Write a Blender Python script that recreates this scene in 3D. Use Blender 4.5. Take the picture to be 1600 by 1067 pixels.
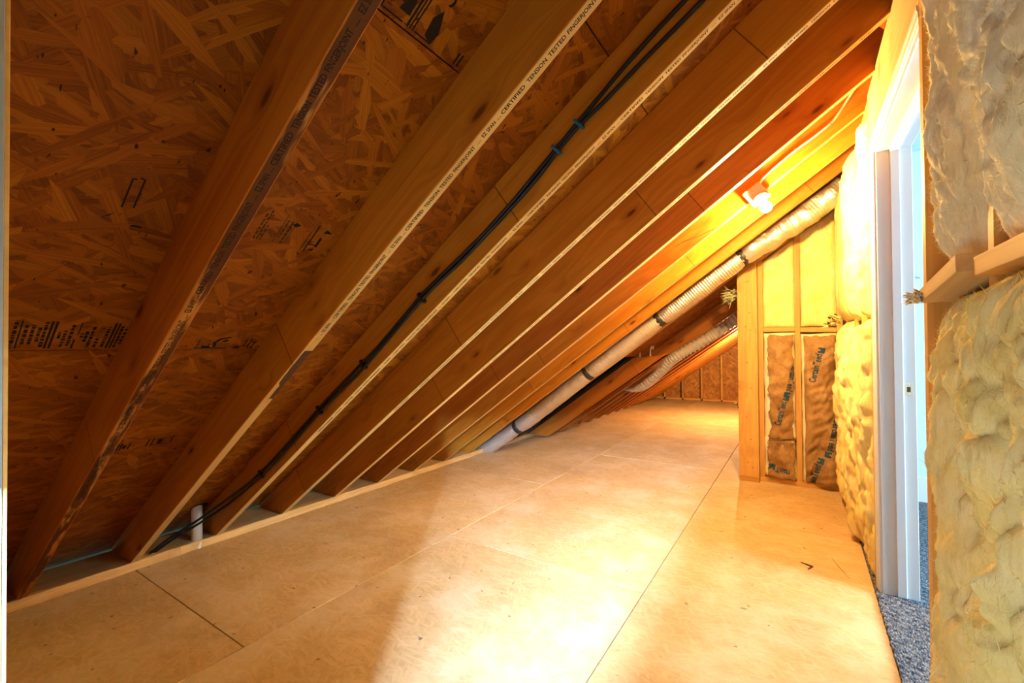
import bpy, bmesh, math, random
from mathutils import Vector, Matrix, noise

PI = math.pi
scene = bpy.context.scene
for o in list(bpy.data.objects):
    bpy.data.objects.remove(o)
COL = scene.collection

# ------------------------------------------------------------------ camera
F, YAW, PITCH, ROLL, CAMH = 695.84, 0.5770, 0.0123, -0.0074, 1.1707
fwd = Vector((-math.sin(YAW)*math.cos(PITCH), math.cos(YAW)*math.cos(PITCH), math.sin(PITCH)))
r0_ = Vector((math.cos(YAW), math.sin(YAW), 0)); u0_ = r0_.cross(fwd)
rt = math.cos(ROLL)*r0_ + math.sin(ROLL)*u0_
up = -math.sin(ROLL)*r0_ + math.cos(ROLL)*u0_
cd = bpy.data.cameras.new('camera'); cam = bpy.data.objects.new('camera', cd); COL.objects.link(cam)
M = Matrix((rt, up, -fwd)).transposed().to_4x4(); M.translation = Vector((0, 0, CAMH))
cam.matrix_world = M
cd.sensor_width = 36.0; cd.lens = F/1600*36.0; cd.clip_start = 0.01; cd.clip_end = 100
scene.camera = cam

# ------------------------------------------------------------------ world, lights, exposure
w = bpy.data.worlds.new('world'); scene.world = w; w.use_nodes = True
w.node_tree.nodes['Background'].inputs[0].default_value = (0.45, 0.78, 0.66, 1)
w.node_tree.nodes['Background'].inputs[1].default_value = 3.0
vs = scene.view_settings
vs.view_transform = 'Standard'; vs.look = 'None'; vs.exposure = -0.1; vs.gamma = 1.0; vs.use_curve_mapping = False

BULB = 5800.0            # radiance of the bulb glass
BULB_COL = (1.0, 0.60, 0.20)

def area(name, loc, target, sx, sy, power, col):
    d = bpy.data.lights.new(name, 'AREA'); d.shape = 'RECTANGLE'; d.size = sx; d.size_y = sy
    d.energy = power; d.color = col
    o = bpy.data.objects.new(name, d); COL.objects.link(o); o.location = loc
    o.rotation_euler = (Vector(target)-Vector(loc)).to_track_quat('-Z', 'Y').to_euler()
    return o
# daylight filling the room beyond the doorway in the knee wall
area('room_daylight', (3.2, 2.25, 1.45), (0.3, 2.2, 0.9), 1.2, 1.4, 290, (0.52, 0.78, 1.0))
# daylight of the hall behind the camera, coming in through a slit beside an added blocking leaf
hl = area('hall_daylight', (1.65, -6.0, 2.15), (0.2, -0.1, 0.9), 3.8, 0.55, 21000, (0.36, 0.60, 1.0)); hl.data.spread = math.radians(120)

def point(name, loc, power, col, radius=0.03):
    d = bpy.data.lights.new(name, 'POINT'); d.energy = power; d.color = col; d.shadow_soft_size = radius
    o = bpy.data.objects.new(name, d); COL.objects.link(o); o.location = loc; return o
# a second bulb of the attic, farther back round the corner of the end wall
point('far_bulb', (-0.72, 7.5, 1.25), 210, (1.0, 0.60, 0.27))

# ------------------------------------------------------------------ helpers
def tag(o, label=None, cat=None, group=None, kind=None):
    if label: o['label'] = label
    if cat: o['category'] = cat
    if group: o['group'] = group
    if kind: o['kind'] = kind
    return o

def link(name, me, mat=None, parent=None, loc=None, mw=None):
    o = bpy.data.objects.new(name, me); COL.objects.link(o)
    if mat is not None and me is not None and len(me.materials) == 0:
        for m in (mat if isinstance(mat, (list, tuple)) else [mat]): me.materials.append(m)
    if parent is not None: o.parent = parent
    if mw is not None: o.matrix_local = mw
    elif loc is not None: o.location = loc
    return o

def mesh(name, vs_, fs, smooth=False):
    me = bpy.data.meshes.new(name); me.from_pydata([tuple(v) for v in vs_], [], fs)
    me.validate(); me.update()
    bm = bmesh.new(); bm.from_mesh(me); bmesh.ops.recalc_face_normals(bm, faces=bm.faces[:]); bm.to_mesh(me); bm.free()
    if smooth:
        for p in me.polygons: p.use_smooth = True
    return me

def box_bm(bm, x0, x1, y0, y1, z0, z1, mi=0):
    v = [bm.verts.new((x, y, z)) for x in (x0, x1) for y in (y0, y1) for z in (z0, z1)]
    for q in ((0, 1, 3, 2), (4, 6, 7, 5), (0, 4, 5, 1), (2, 3, 7, 6), (0, 2, 6, 4), (1, 5, 7, 3)):
        f = bm.faces.new([v[i] for i in q]); f.material_index = mi

def bm_mesh(bm, bevel=0.0):
    if bevel:
        bmesh.ops.bevel(bm, geom=bm.edges[:], offset=bevel, segments=1, affect='EDGES', profile=0.7)
    bmesh.ops.recalc_face_normals(bm, faces=bm.faces[:])
    me = bpy.data.meshes.new('m'); bm.to_mesh(me); bm.free(); return me

def box(name, x0, x1, y0, y1, z0, z1, mat, parent=None, bevel=0.0):
    """box whose origin is its own lower corner (so object texture coordinates run along it)"""
    bm = bmesh.new(); box_bm(bm, 0, x1-x0, 0, y1-y0, 0, z1-z0)
    o = link(name, bm_mesh(bm, bevel), mat, parent)
    o.location = (x0, y0, z0)
    if parent is not None: o.location = Vector((x0, y0, z0)) - parent.matrix_world.translation if parent.type == 'EMPTY' else Vector((x0, y0, z0))
    return o

def lumber(name, p0, p1, width, thick, normal, mat, parent=None, bevel=0.0015):
    """board from p0 to p1 (centre of its cross-section); local X along, Z along `normal` (thick), Y across (width)"""
    p0, p1 = Vector(p0), Vector(p1); d = (p1-p0); L = d.length; x = d.normalized()
    z = Vector(normal); z = (z - x*z.dot(x)).normalized(); y = z.cross(x)
    bm = bmesh.new(); box_bm(bm, 0, L, -width/2, width/2, -thick/2, thick/2)
    mw = Matrix((x, y, z)).transposed().to_4x4(); mw.translation = p0
    return link(name, bm_mesh(bm, bevel), mat, parent, mw=mw)

def empty(name, loc):
    o = bpy.data.objects.new(name, None); COL.objects.link(o); o.location = loc
    o.empty_display_size = 0.1
    bpy.context.view_layer.update()
    return o

def tube_mesh(pts, rad, n=12, closed_caps=True):
    """tube through pts; rad is a number or list"""
    pts = [Vector(p) for p in pts]; N = len(pts)
    rr = rad if isinstance(rad, (list, tuple)) else [rad]*N
    vs_, fs = [], []; ref = None
    for i, p in enumerate(pts):
        t = (pts[min(i+1, N-1)] - pts[max(i-1, 0)]).normalized()
        if ref is None:
            ref = t.orthogonal().normalized()
        ref = (ref - t*ref.dot(t)).normalized(); b = t.cross(ref)
        for k in range(n):
            a = 2*math.pi*k/n
            vs_.append(p + (ref*math.cos(a) + b*math.sin(a))*rr[i])
    for i in range(N-1):
        for k in range(n):
            fs.append((i*n+k, i*n+(k+1) % n, (i+1)*n+(k+1) % n, (i+1)*n+k))
    if closed_caps:
        fs.append(tuple(range(n))[::-1]); fs.append(tuple((N-1)*n+k for k in range(n)))
    return mesh('tube', vs_, fs, True)

def smooth_path(pts, per=8):
    """Catmull-Rom"""
    P = [Vector(p) for p in pts]; out = []
    for i in range(len(P)-1):
        a, b, c, d = P[max(i-1, 0)], P[i], P[i+1], P[min(i+2, len(P)-1)]
        for s in range(per):
            t = s/per
            out.append(0.5*((2*b)+(c-a)*t+(2*a-5*b+4*c-d)*t*t+(3*b-a-3*c+d)*t*t*t))
    out.append(P[-1]); return out

def fbm(p, oct_=4, lac=2.1, gain=0.5):
    s, a = 0.0, 1.0; p = Vector(p)
    for _ in range(oct_):
        s += a*noise.noise(p); p = p*lac; a *= gain
    return s

# ------------------------------------------------------------------ materials
class NT:
    def __init__(s, name):
        s.m = bpy.data.materials.new(name); s.m.use_nodes = True
        s.t = s.m.node_tree; s.b = s.t.nodes['Principled BSDF']
    def n(s, typ, ins=None, **kw):
        nd = s.t.nodes.new(typ)
        for k, v in kw.items(): setattr(nd, k, v)
        for k, v in (ins or {}).items(): s.set(nd, k, v)
        return nd
    def set(s, nd, k, v):
        if isinstance(v, bpy.types.NodeSocket): s.t.links.new(v, nd.inputs[k])
        else: nd.inputs[k].default_value = v
    def math(s, op, a, b=None, c=None, clamp=False):
        nd = s.n('ShaderNodeMath', operation=op, use_clamp=clamp); s.set(nd, 0, a)
        if b is not None: s.set(nd, 1, b)
        if c is not None: s.set(nd, 2, c)
        return nd.outputs[0]
    def vmath(s, op, a, b=None):
        nd = s.n('ShaderNodeVectorMath', operation=op); s.set(nd, 0, a)
        if b is not None: s.set(nd, 1, b)
        return nd.outputs[0]
    def mix(s, f, a, b):
        nd = s.n('ShaderNodeMix', data_type='RGBA'); s.set(nd, 0, f); s.set(nd, 6, a); s.set(nd, 7, b); return nd.outputs[2]
    def mul(s, a, b, f=1.0):
        nd = s.n('ShaderNodeMix', data_type='RGBA', blend_type='MULTIPLY'); s.set(nd, 0, f); s.set(nd, 6, a); s.set(nd, 7, b); return nd.outputs[2]
    def mixf(s, f, a, b):
        nd = s.n('ShaderNodeMix', data_type='FLOAT'); s.set(nd, 0, f); s.set(nd, 2, a); s.set(nd, 3, b); return nd.outputs[0]
    def mixv(s, f, a, b):
        nd = s.n('ShaderNodeMix', data_type='VECTOR'); s.set(nd, 0, f); s.set(nd, 4, a); s.set(nd, 5, b); return nd.outputs[1]
    def ramp(s, f, stops, interp='LINEAR'):
        nd = s.n('ShaderNodeValToRGB'); s.set(nd, 0, f); r = nd.color_ramp; r.interpolation = interp
        while len(r.elements) < len(stops): r.elements.new(0.5)
        for e, (p, c) in zip(r.elements, stops):
            e.position = p; e.color = (c, c, c, 1) if isinstance(c, (int, float)) else (*c, 1)
        return nd.outputs[0]
    def mapping(s, v, loc=(0, 0, 0), rot=(0, 0, 0), scale=(1, 1, 1)):
        return s.n('ShaderNodeMapping', {0: v, 1: loc, 2: rot, 3: scale}).outputs[0]
    def noise(s, v, scale, detail=3.0, rough=0.55, dim='3D', dist=0.0):
        return s.n('ShaderNodeTexNoise', {'Vector': v, 'Scale': scale, 'Detail': detail, 'Roughness': rough, 'Distortion': dist}, noise_dimensions=dim).outputs[0]
    def smooth(s, v, lo, hi):
        nd = s.n('ShaderNodeMapRange', {0: v, 1: lo, 2: hi, 3: 0.0, 4: 1.0}, interpolation_type='SMOOTHSTEP'); return nd.outputs[0]
    def bump(s, h, strength, dist=0.005):
        nd = s.n('ShaderNodeBump', {'Height': h, 'Strength': strength, 'Distance': dist}); s.set(s.b, 'Normal', nd.outputs[0]); return nd

def simple(name, col, rough=0.6, metal=0.0, spec=0.3, noise_amt=0.0, nscale=20):
    t = NT(name)
    if noise_amt:
        co = t.n('ShaderNodeTexCoord').outputs['Object']
        f = t.noise(co, nscale, 4)
        c = t.mix(f, tuple(x*(1-noise_amt) for x in col)+(1,), tuple(min(1, x*(1+noise_amt)) for x in col)+(1,))
        t.set(t.b, 'Base Color', c)
    else:
        t.set(t.b, 'Base Color', (*col, 1))
    t.set(t.b, 'Roughness', rough); t.set(t.b, 'Metallic', metal); t.set(t.b, 'Specular IOR Level', spec)
    return t.m

def wood(name, light, dark, knot=1.0, joint=True, stain=0.0, tint=0.18, rough=0.55):
    """softwood lumber: grain along the object's X axis, knots, finger joints, some boards darker than others"""
    t = NT(name)
    co = t.n('ShaderNodeTexCoord').outputs['Object']
    rnd = t.n('ShaderNodeObjectInfo').outputs['Random']
    off = t.n('ShaderNodeCombineXYZ', {0: t.math('MULTIPLY', rnd, 37.0), 1: t.math('MULTIPLY', rnd, 11.0), 2: t.math('MULTIPLY', rnd, 5.3)}).outputs[0]
    p = t.vmath('ADD', co, off)
    # knots warp the grain
    kv = t.mapping(p, scale=(3.4, 2.0, 9.5))
    vor = t.n('ShaderNodeTexVoronoi', {'Vector': kv, 'Scale': 1.0, 'Randomness': 1.0}, feature='F1')
    kd = vor.outputs['Distance']
    kr = t.n('ShaderNodeSeparateColor', {0: vor.outputs['Color']}).outputs[0]
    kon = t.math('GREATER_THAN', kr, 0.22)
    warp = t.math('MULTIPLY', t.math('SUBTRACT', 1.0, t.smooth(kd, 0.0, 0.45)), t.math('MULTIPLY', kon, 0.05))
    wv = t.n('ShaderNodeCombineXYZ', {0: 0.0, 1: 0.0, 2: warp}).outputs[0]
    pg = t.vmath('ADD', p, wv)
    low = t.noise(t.mapping(pg, scale=(0.55, 9, 9)), 1.0, 3, 0.5)
    rings = t.math('SINE', t.math('MULTIPLY', t.math('ADD', low, t.math('MULTIPLY', t.noise(t.mapping(pg, scale=(0.3, 3, 3)), 1.0, 2), 1.5)), 46.0))
    rings = t.math('MULTIPLY_ADD', rings, 0.5, 0.5)
    fine = t.noise(t.mapping(pg, scale=(2.5, 120, 120)), 1.0, 3, 0.6)
    broad = t.noise(t.mapping(p, scale=(0.8, 5, 5)), 1.0, 2)
    f = t.math('ADD', t.math('MULTIPLY', rings, 0.15), t.math('ADD', t.math('MULTIPLY', fine, 0.26), t.math('MULTIPLY', broad, 0.60)), clamp=True)
    c = t.mix(t.smooth(f, 0.22, 0.88), (*light, 1), (*dark, 1))
    # knots
    core = t.math('MULTIPLY', t.math('SUBTRACT', 1.0, t.smooth(kd, 0.05, 0.14)), t.math('MULTIPLY', kon, 0.9*knot))
    ring = t.math('MULTIPLY', t.math('SUBTRACT', 1.0, t.smooth(kd, 0.10, 0.32)), t.math('MULTIPLY', kon, 0.40*knot))
    c = t.mix(ring, c, (dark[0]*0.72, dark[1]*0.60, dark[2]*0.5, 1))
    c = t.mix(core, c, (dark[0]*0.30, dark[1]*0.22, dark[2]*0.2, 1))
    # hairline checks along the board
    chk = t.noise(t.mapping(pg, scale=(0.9, 60, 60)), 1.0, 1.0)
    c = t.mul(c, t.ramp(chk, [(0.0, 0.45), (0.22, 0.6), (0.27, 1.0), (1.0, 1.0)]), 0.6)
    if joint:
        xs = t.n('ShaderNodeSeparateXYZ', {0: co}).outputs
        zz = t.math('MULTIPLY', t.math('PINGPONG', xs[1], 0.004), 1.2)
        fr = t.math('FRACT', t.math('MULTIPLY', t.math('ADD', t.math('ADD', xs[0], zz), t.math('MULTIPLY', rnd, 3.0)), 0.62))
        line = t.math('LESS_THAN', t.math('ABSOLUTE', t.math('SUBTRACT', fr, 0.5)), 0.0014)
        c = t.mix(t.math('MULTIPLY', line, 0.75), c, (dark[0]*0.25, dark[1]*0.2, dark[2]*0.2, 1))
        # each finger-jointed block has its own tone
        blk = t.math('FLOOR', t.math('ADD', t.math('MULTIPLY', t.math('ADD', xs[0], t.math('MULTIPLY', rnd, 3.0)), 0.62), 0.5))
        bw = t.n('ShaderNodeTexWhiteNoise', {'W': t.math('ADD', blk, t.math('MULTIPLY', rnd, 91.0))}, noise_dimensions='1D').outputs[0]
        c = t.mul(c, t.ramp(bw, [(0, 1-tint), (1, 1+0.0)]))
    else:
        bw = t.n('ShaderNodeTexWhiteNoise', {'W': t.math('MULTIPLY', rnd, 91.0)}, noise_dimensions='1D').outputs[0]
        c = t.mul(c, t.ramp(bw, [(0, 1-tint), (1, 1.0)]))
    if stain:
        s1 = t.noise(t.mapping(p, scale=(2.2, 14, 14)), 1.0, 4, 0.65)
        sm = t.smooth(s1, 0.52-0.12*stain, 0.62-0.12*stain)
        c = t.mix(t.math('MULTIPLY', sm, 0.92), c, (0.055, 0.012, 0.003, 1))
    t.set(t.b, 'Base Color', c); t.set(t.b, 'Roughness', rough); t.set(t.b, 'Specular IOR Level', 0.2)
    t.bump(t.math('ADD', fine, t.math('MULTIPLY', rings, 0.5)), 0.12, 0.002)
    return t.m

def osb(name, c_dark, c_mid, c_light, layers, contrast=1.0, flecks=0.5, rough=0.6, dust=None, bumpv=0.25, upright=False):
    """oriented strand board: several layers of elongated flakes, the one with the largest random height lies on top"""
    t = NT(name)
    co = t.n('ShaderNodeTexCoord').outputs['Object']
    rnd = t.n('ShaderNodeObjectInfo').outputs['Random']
    off = t.n('ShaderNodeCombineXYZ', {0: t.math('MULTIPLY', rnd, 23.0), 1: t.math('MULTIPLY', rnd, 17.0), 2: 0.0}).outputs[0]
    if upright: co = t.mapping(co, rot=(-PI/2, 0, 0))
    p = t.vmath('MULTIPLY', t.vmath('ADD', co, off), (1, 1, 0))
    wn = t.n('ShaderNodeTexNoise', {'Vector': p, 'Scale': 9.0, 'Detail': 2.0}).outputs['Color']
    p = t.vmath('ADD', p, t.vmath('MULTIPLY', t.vmath('SUBTRACT', wn, (0.5, 0.5, 0.5)), (0.009, 0.009, 0)))
    best = tone = gv = None
    for i, (ang, sx, sy) in enumerate(layers):
        v = t.mapping(p, loc=(i*3.7, i*5.1, 0), rot=(0, 0, ang), scale=(1, 1, 1))
        v = t.mapping(v, scale=(sx, sy, 1))
        vo = t.n('ShaderNodeTexVoronoi', {'Vector': v, 'Scale': 1.0, 'Randomness': 1.0}, feature='F1', voronoi_dimensions='2D')
        sc = t.n('ShaderNodeSeparateColor', {0: vo.outputs['Color']}).outputs
        h = t.math('SUBTRACT', sc[0], t.math('MULTIPLY', vo.outputs['Distance'], 0.25))
        if best is None: best, tone, gv = h, sc[1], v
        else:
            g = t.math('GREATER_THAN', h, best)
            best = t.math('MAXIMUM', h, best); tone = t.mixf(g, tone, sc[1]); gv = t.mixv(g, gv, v)
    grain = t.noise(t.mapping(gv, scale=(0.5, 7, 1)), 1.0, 3, 0.6, '2D')
    f = t.math('ADD', t.math('MULTIPLY', t.math('SUBTRACT', tone, 0.5), 0.62*contrast), t.math('MULTIPLY_ADD', t.math('SUBTRACT', grain, 0.5), 1.0*contrast, 0.5), clamp=True)
    c = t.ramp(f, [(0.0, c_dark), (0.5, c_mid), (1.0, c_light)])
    # gaps between flakes and dark bark flecks
    gap = t.smooth(best, 0.62, 0.78)
    c = t.mix(t.math('MULTIPLY', t.math('SUBTRACT', 1.0, gap), 0.35*contrast), c, (c_dark[0]*0.5, c_dark[1]*0.45, c_dark[2]*0.4, 1))
    fl = t.noise(t.mapping(p, scale=(26, 60, 1)), 1.0, 2, 0.5, '2D')
    c = t.mix(t.math('MULTIPLY', t.smooth(fl, 0.74, 0.78), flecks), c, (c_dark[0]*0.2, c_dark[1]*0.15, c_dark[2]*0.15, 1))
    big = t.noise(p, 1.7, 3, 0.5, '2D')
    c = t.mul(c, t.ramp(big, [(0.25, 0.82), (0.7, 1.0)]))
    if dust:
        d = t.noise(p, 2.6, 5, 0.65, '2D')
        c = t.mix(t.math('MULTIPLY', t.smooth(d, 0.40, 0.75), 0.5), c, (*dust, 1))
        sp = t.n('ShaderNodeTexVoronoi', {'Vector': t.vmath('ADD', p, t.vmath('MULTIPLY', wn, (0.10, 0.10, 0))), 'Scale': 9.0, 'Randomness': 1.0}, voronoi_dimensions='2D')
        son = t.math('GREATER_THAN', t.n('ShaderNodeSeparateColor', {0: sp.outputs['Color']}).outputs[0], 0.86)
        c = t.mix(t.math('MULTIPLY', t.math('MULTIPLY', son, t.math('SUBTRACT', 1.0, t.smooth(sp.outputs['Distance'], 0.03, 0.075))), 0.75), c, (0.10, 0.055, 0.04, 1))
        br = t.noise(p, 1.1, 4, 0.6, '2D')
        c = t.mix(t.math('MULTIPLY', t.smooth(br, 0.60, 0.76), 0.25), c, (0.33, 0.15, 0.06, 1))
    t.set(t.b, 'Base Color', c); t.set(t.b, 'Roughness', rough); t.set(t.b, 'Specular IOR Level', 0.12)
    t.bump(t.math('ADD', best, t.math('MULTIPLY', grain, 0.4)), bumpv, 0.003)
    return t.m

def fiberglass(name, lo, hi, scale=1.0):
    t = NT(name)
    co = t.n('ShaderNodeTexCoord').outputs['Object']
    a = t.noise(co, 6*scale, 5, 0.6); b = t.noise(t.mapping(co, scale=(1, 1, 0.22)), 90*scale, 5, 0.65, dist=0.4); d = t.noise(t.mapping(co, scale=(1, 1, 0.4)), 320*scale, 3, 0.65)
    f = t.math('ADD', t.math('MULTIPLY', a, 0.85), t.math('MULTIPLY', b, 0.25))
    c = t.mix(t.smooth(f, 0.35, 0.80), (*lo, 1), (*hi, 1))
    c = t.mul(c, t.ramp(b, [(0.25, 0.88), (0.5, 1.0)]))
    t.set(t.b, 'Base Color', c); t.set(t.b, 'Roughness', 0.95); t.set(t.b, 'Specular IOR Level', 0.05)
    t.bump(t.math('ADD', b, t.math('MULTIPLY', d, 0.5)), 0.4, 0.006)
    return t.m

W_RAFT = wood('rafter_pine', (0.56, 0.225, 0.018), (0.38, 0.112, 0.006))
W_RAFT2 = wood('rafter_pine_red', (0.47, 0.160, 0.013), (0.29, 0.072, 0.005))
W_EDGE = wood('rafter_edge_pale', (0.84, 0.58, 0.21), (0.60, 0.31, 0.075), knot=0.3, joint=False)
W_STAIN = wood('rafter_edge_stained', (0.66, 0.30, 0.06), (0.36, 0.10, 0.016), knot=0.2, joint=False, stain=0.85, rough=0.9)
W_STUD = wood('stud_pine', (0.76, 0.45, 0.13), (0.52, 0.25, 0.055), joint=False)
W_PALE = wood('pale_pine', (0.74, 0.54, 0.25), (0.54, 0.32, 0.11), joint=False, knot=0.7)
W_PLATE = wood('plate_pine', (0.82, 0.55, 0.22), (0.55, 0.30, 0.09), joint=False, knot=0.4)
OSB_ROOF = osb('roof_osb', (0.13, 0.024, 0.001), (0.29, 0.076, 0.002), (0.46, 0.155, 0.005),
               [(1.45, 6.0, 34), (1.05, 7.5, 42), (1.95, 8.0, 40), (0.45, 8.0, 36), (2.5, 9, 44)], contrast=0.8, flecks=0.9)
OSB_WALL = osb('wall_osb', (0.34, 0.13, 0.03), (0.58, 0.28, 0.07), (0.74, 0.42, 0.14),
               [(1.3, 8, 30), (0.6, 9, 36), (-0.7, 9, 34)], contrast=0.9, upright=True)
OSB_FLOOR = osb('floor_osb', (0.50, 0.30, 0.115), (0.69, 0.465, 0.205), (0.79, 0.59, 0.31),
                [(0.35, 16, 80), (-0.5, 18, 95), (1.1, 20, 90), (0.0, 14, 70)], contrast=0.42, flecks=0.25, rough=0.55, dust=(0.77, 0.62, 0.41), bumpv=0.08)
FIB_Y = fiberglass('fiberglass_yellow', (0.90, 0.70, 0.20), (0.96, 0.86, 0.46))
FIB_PALE = fiberglass('fiberglass_pale', (0.93, 0.82, 0.48), (0.97, 0.93, 0.74))
FIB_GREEN = fiberglass('fiberglass_greenish', (0.50, 0.48, 0.22), (0.66, 0.66, 0.40))
WHITE = simple('white_paint', (0.74, 0.74, 0.73), 0.35, spec=0.45)
WALLP = simple('room_wall_paint', (0.62, 0.76, 0.80), 0.7, noise_amt=0.03)
PLASTER = simple('drywall_paper', (0.48, 0.40, 0.30), 0.9, noise_amt=0.1)
FELT = simple('roof_felt', (0.05, 0.045, 0.04), 0.95)
BLACK = simple('black_cable_jacket', (0.012, 0.012, 0.014), 0.45)
INK = simple('black_ink', (0.022, 0.014, 0.010), 0.9, spec=0.1)
INK_FADE = simple('faded_ink', (0.075, 0.030, 0.010), 0.9, spec=0.1)
BLUE_INK = simple('blue_ink', (0.018, 0.070, 0.125), 0.8)
TAPE = simple('black_tape', (0.03, 0.028, 0.026), 0.4)
PVC = simple('pvc_plastic', (0.74, 0.62, 0.46), 0.35, spec=0.5)
ROMEX = simple('cable_sheath_white', (0.83, 0.74, 0.56), 0.45)
FLEX = simple('corrugated_plastic', (0.62, 0.55, 0.46), 0.5)
BOXM = simple('grey_box_plate', (0.44, 0.38, 0.33), 0.5)
PORC = simple('white_porcelain', (0.8, 0.78, 0.74), 0.25)
BRASS = simple('strike_metal', (0.74, 0.66, 0.46), 0.35, metal=0.6)
DARK = simple('dark_recess', (0.10, 0.05, 0.02), 0.9)
STEEL = simple('steel', (0.5, 0.5, 0.5), 0.35, metal=1.0)
TIE = simple('blue_tie', (0.02, 0.13, 0.25), 0.45)

def foil_mat():
    t = NT('silver_film')
    co = t.n('ShaderNodeTexCoord').outputs['Object']
    a = t.noise(co, 22, 4, 0.6, dist=1.0); b = t.noise(co, 90, 3, 0.6)
    t.set(t.b, 'Base Color', t.mix(a, (0.66, 0.58, 0.47, 1), (0.86, 0.80, 0.70, 1)))
    t.set(t.b, 'Metallic', 0.85); t.set(t.b, 'Roughness', t.mixf(b, 0.24, 0.46))
    t.bump(t.math('ADD', a, t.math('MULTIPLY', b, 0.3)), 0.45, 0.01)
    return t.m
FOIL = foil_mat()
def film_mat():
    t = NT('dull_silver_film')
    co = t.n('ShaderNodeTexCoord').outputs['Object']
    a = t.noise(co, 14, 4, 0.6)
    t.set(t.b, 'Base Color', t.mix(a, (0.50, 0.40, 0.28, 1), (0.70, 0.60, 0.46, 1)))
    t.set(t.b, 'Metallic', 0.55); t.set(t.b, 'Roughness', 0.42)
    t.bump(a, 0.2, 0.006)
    return t.m
FILM = film_mat()

def kraft_mat():
    t = NT('kraft_paper')
    co = t.n('ShaderNodeTexCoord').outputs['Object']
    a = t.noise(co, 4.5, 5, 0.65); b = t.noise(t.mapping(co, scale=(1, 1, 0.6)), 60, 4, 0.7); g = t.noise(co, 300, 2, 0.7)
    c = t.ramp(t.math('ADD', t.math('MULTIPLY', a, 0.7), t.math('MULTIPLY', b, 0.3)), [(0.3, (0.19, 0.095, 0.028)), (0.5, (0.37, 0.215, 0.080)), (0.72, (0.52, 0.345, 0.155))])
    c = t.mul(c, t.ramp(g, [(0.3, 0.75), (0.6, 1.0)]))
    t.set(t.b, 'Base Color', c); t.set(t.b, 'Roughness', 0.6); t.set(t.b, 'Specular IOR Level', 0.3)
    t.bump(b, 0.3, 0.004)
    return t.m
KRAFT = kraft_mat()

def carpet_mat():
    t = NT('loop_carpet')
    co = t.n('ShaderNodeTexCoord').outputs['Object']
    v = t.mapping(co, rot=(0, 0, 0.35), scale=(150, 95, 95))
    vo = t.n('ShaderNodeTexVoronoi', {'Vector': v, 'Scale': 1.0})
    r = t.n('ShaderNodeSeparateColor', {0: vo.outputs['Color']}).outputs
    rows = t.math('SINE', t.math('MULTIPLY', t.n('ShaderNodeSeparateXYZ', {0: v}).outputs[1], 1.6))
    f = t.math('ADD', t.math('MULTIPLY', r[0], 0.8), t.math('MULTIPLY', rows, 0.12))
    c = t.ramp(f, [(0.0, (0.05, 0.065, 0.09)), (0.4, (0.14, 0.16, 0.19)), (0.7, (0.24, 0.25, 0.27)), (1.0, (0.40, 0.37, 0.34))])
    t.set(t.b, 'Base Color', c); t.set(t.b, 'Roughness', 0.95); t.set(t.b, 'Specular IOR Level', 0.05)
    t.bump(t.math('SUBTRACT', 1.0, vo.outputs['Distance']), 1.0, 0.01)
    return t.m
CARPET = carpet_mat()

def bulb_mat():
    t = NT('lit_bulb_glass')
    e = t.n('ShaderNodeEmission', {0: (*BULB_COL, 1), 1: BULB})
    out = t.t.nodes['Material Output']; t.t.links.new(e.outputs[0], out.inputs[0])
    return t.m
BULBM = bulb_mat()

# ------------------------------------------------------------------ roof geometry
XE, ZB, TP = -2.9772, 0.0479, 0.7137
ALPHA = math.atan(TP); CA, SA = math.cos(ALPHA), math.sin(ALPHA)
PD = 0.2156                      # plumb depth of a rafter
D = PD*CA                        # true depth
S, Y0 = 0.4064, 0.5072
def ry(k): return Y0 + S*k       # far face of rafter k
def zroof(x, off=0.0): return ZB + off + (x-XE)*TP

def text_mesh(s, size, extrude=0.0, bold=0.0):
    cu = bpy.data.curves.new('t', 'FONT'); cu.body = s; cu.size = size; cu.align_x = 'LEFT'; cu.align_y = 'BOTTOM'
    cu.resolution_u = 2; cu.offset = bold
    o = bpy.data.objects.new('t', cu); COL.objects.link(o)
    dg = bpy.context.evaluated_depsgraph_get(); dg.update()
    me = bpy.data.meshes.new_from_object(o.evaluated_get(dg), depsgraph=dg)
    bpy.data.objects.remove(o); bpy.data.curves.remove(cu)
    return me

class Print:
    """collects flat lettering (in a local plane frame) into one mesh"""
    def __init__(s): s.v, s.f = [], []
    def add(s, me, fn):
        b = len(s.v)
        s.v += [fn(v.co.x, v.co.y) for v in me.vertices]
        s.f += [tuple(b+i for i in p.vertices) for p in me.polygons]
    def text(s, txt, size, org, ex, ey, width=None, bold=0.0):
        me = text_mesh(txt, size, bold=bold); org, ex, ey = Vector(org), Vector(ex), Vector(ey)
        wx = max((v.co.x for v in me.vertices), default=1) or 1
        k = (width/wx) if width else 1.0
        s.add(me, lambda x, y: org + ex*(x*k) + ey*y); bpy.data.meshes.remove(me)
    def rect(s, org, ex, ey, w_, h_):
        org, ex, ey = Vector(org), Vector(ex), Vector(ey); b = len(s.v)
        s.v += [org, org+ex*w_, org+ex*w_+ey*h_, org+ey*h_]; s.f.append((b, b+1, b+2, b+3))
    def poly(s, pts):
        b = len(s.v); s.v += [Vector(p) for p in pts]; s.f.append(tuple(range(b, b+len(pts))))
    def build(s, name, mat, parent):
        me = bpy.data.meshes.new('print'); me.from_pydata([tuple(v) for v in s.v], [], s.f); me.update()
        return link(name, me, mat, parent)

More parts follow.
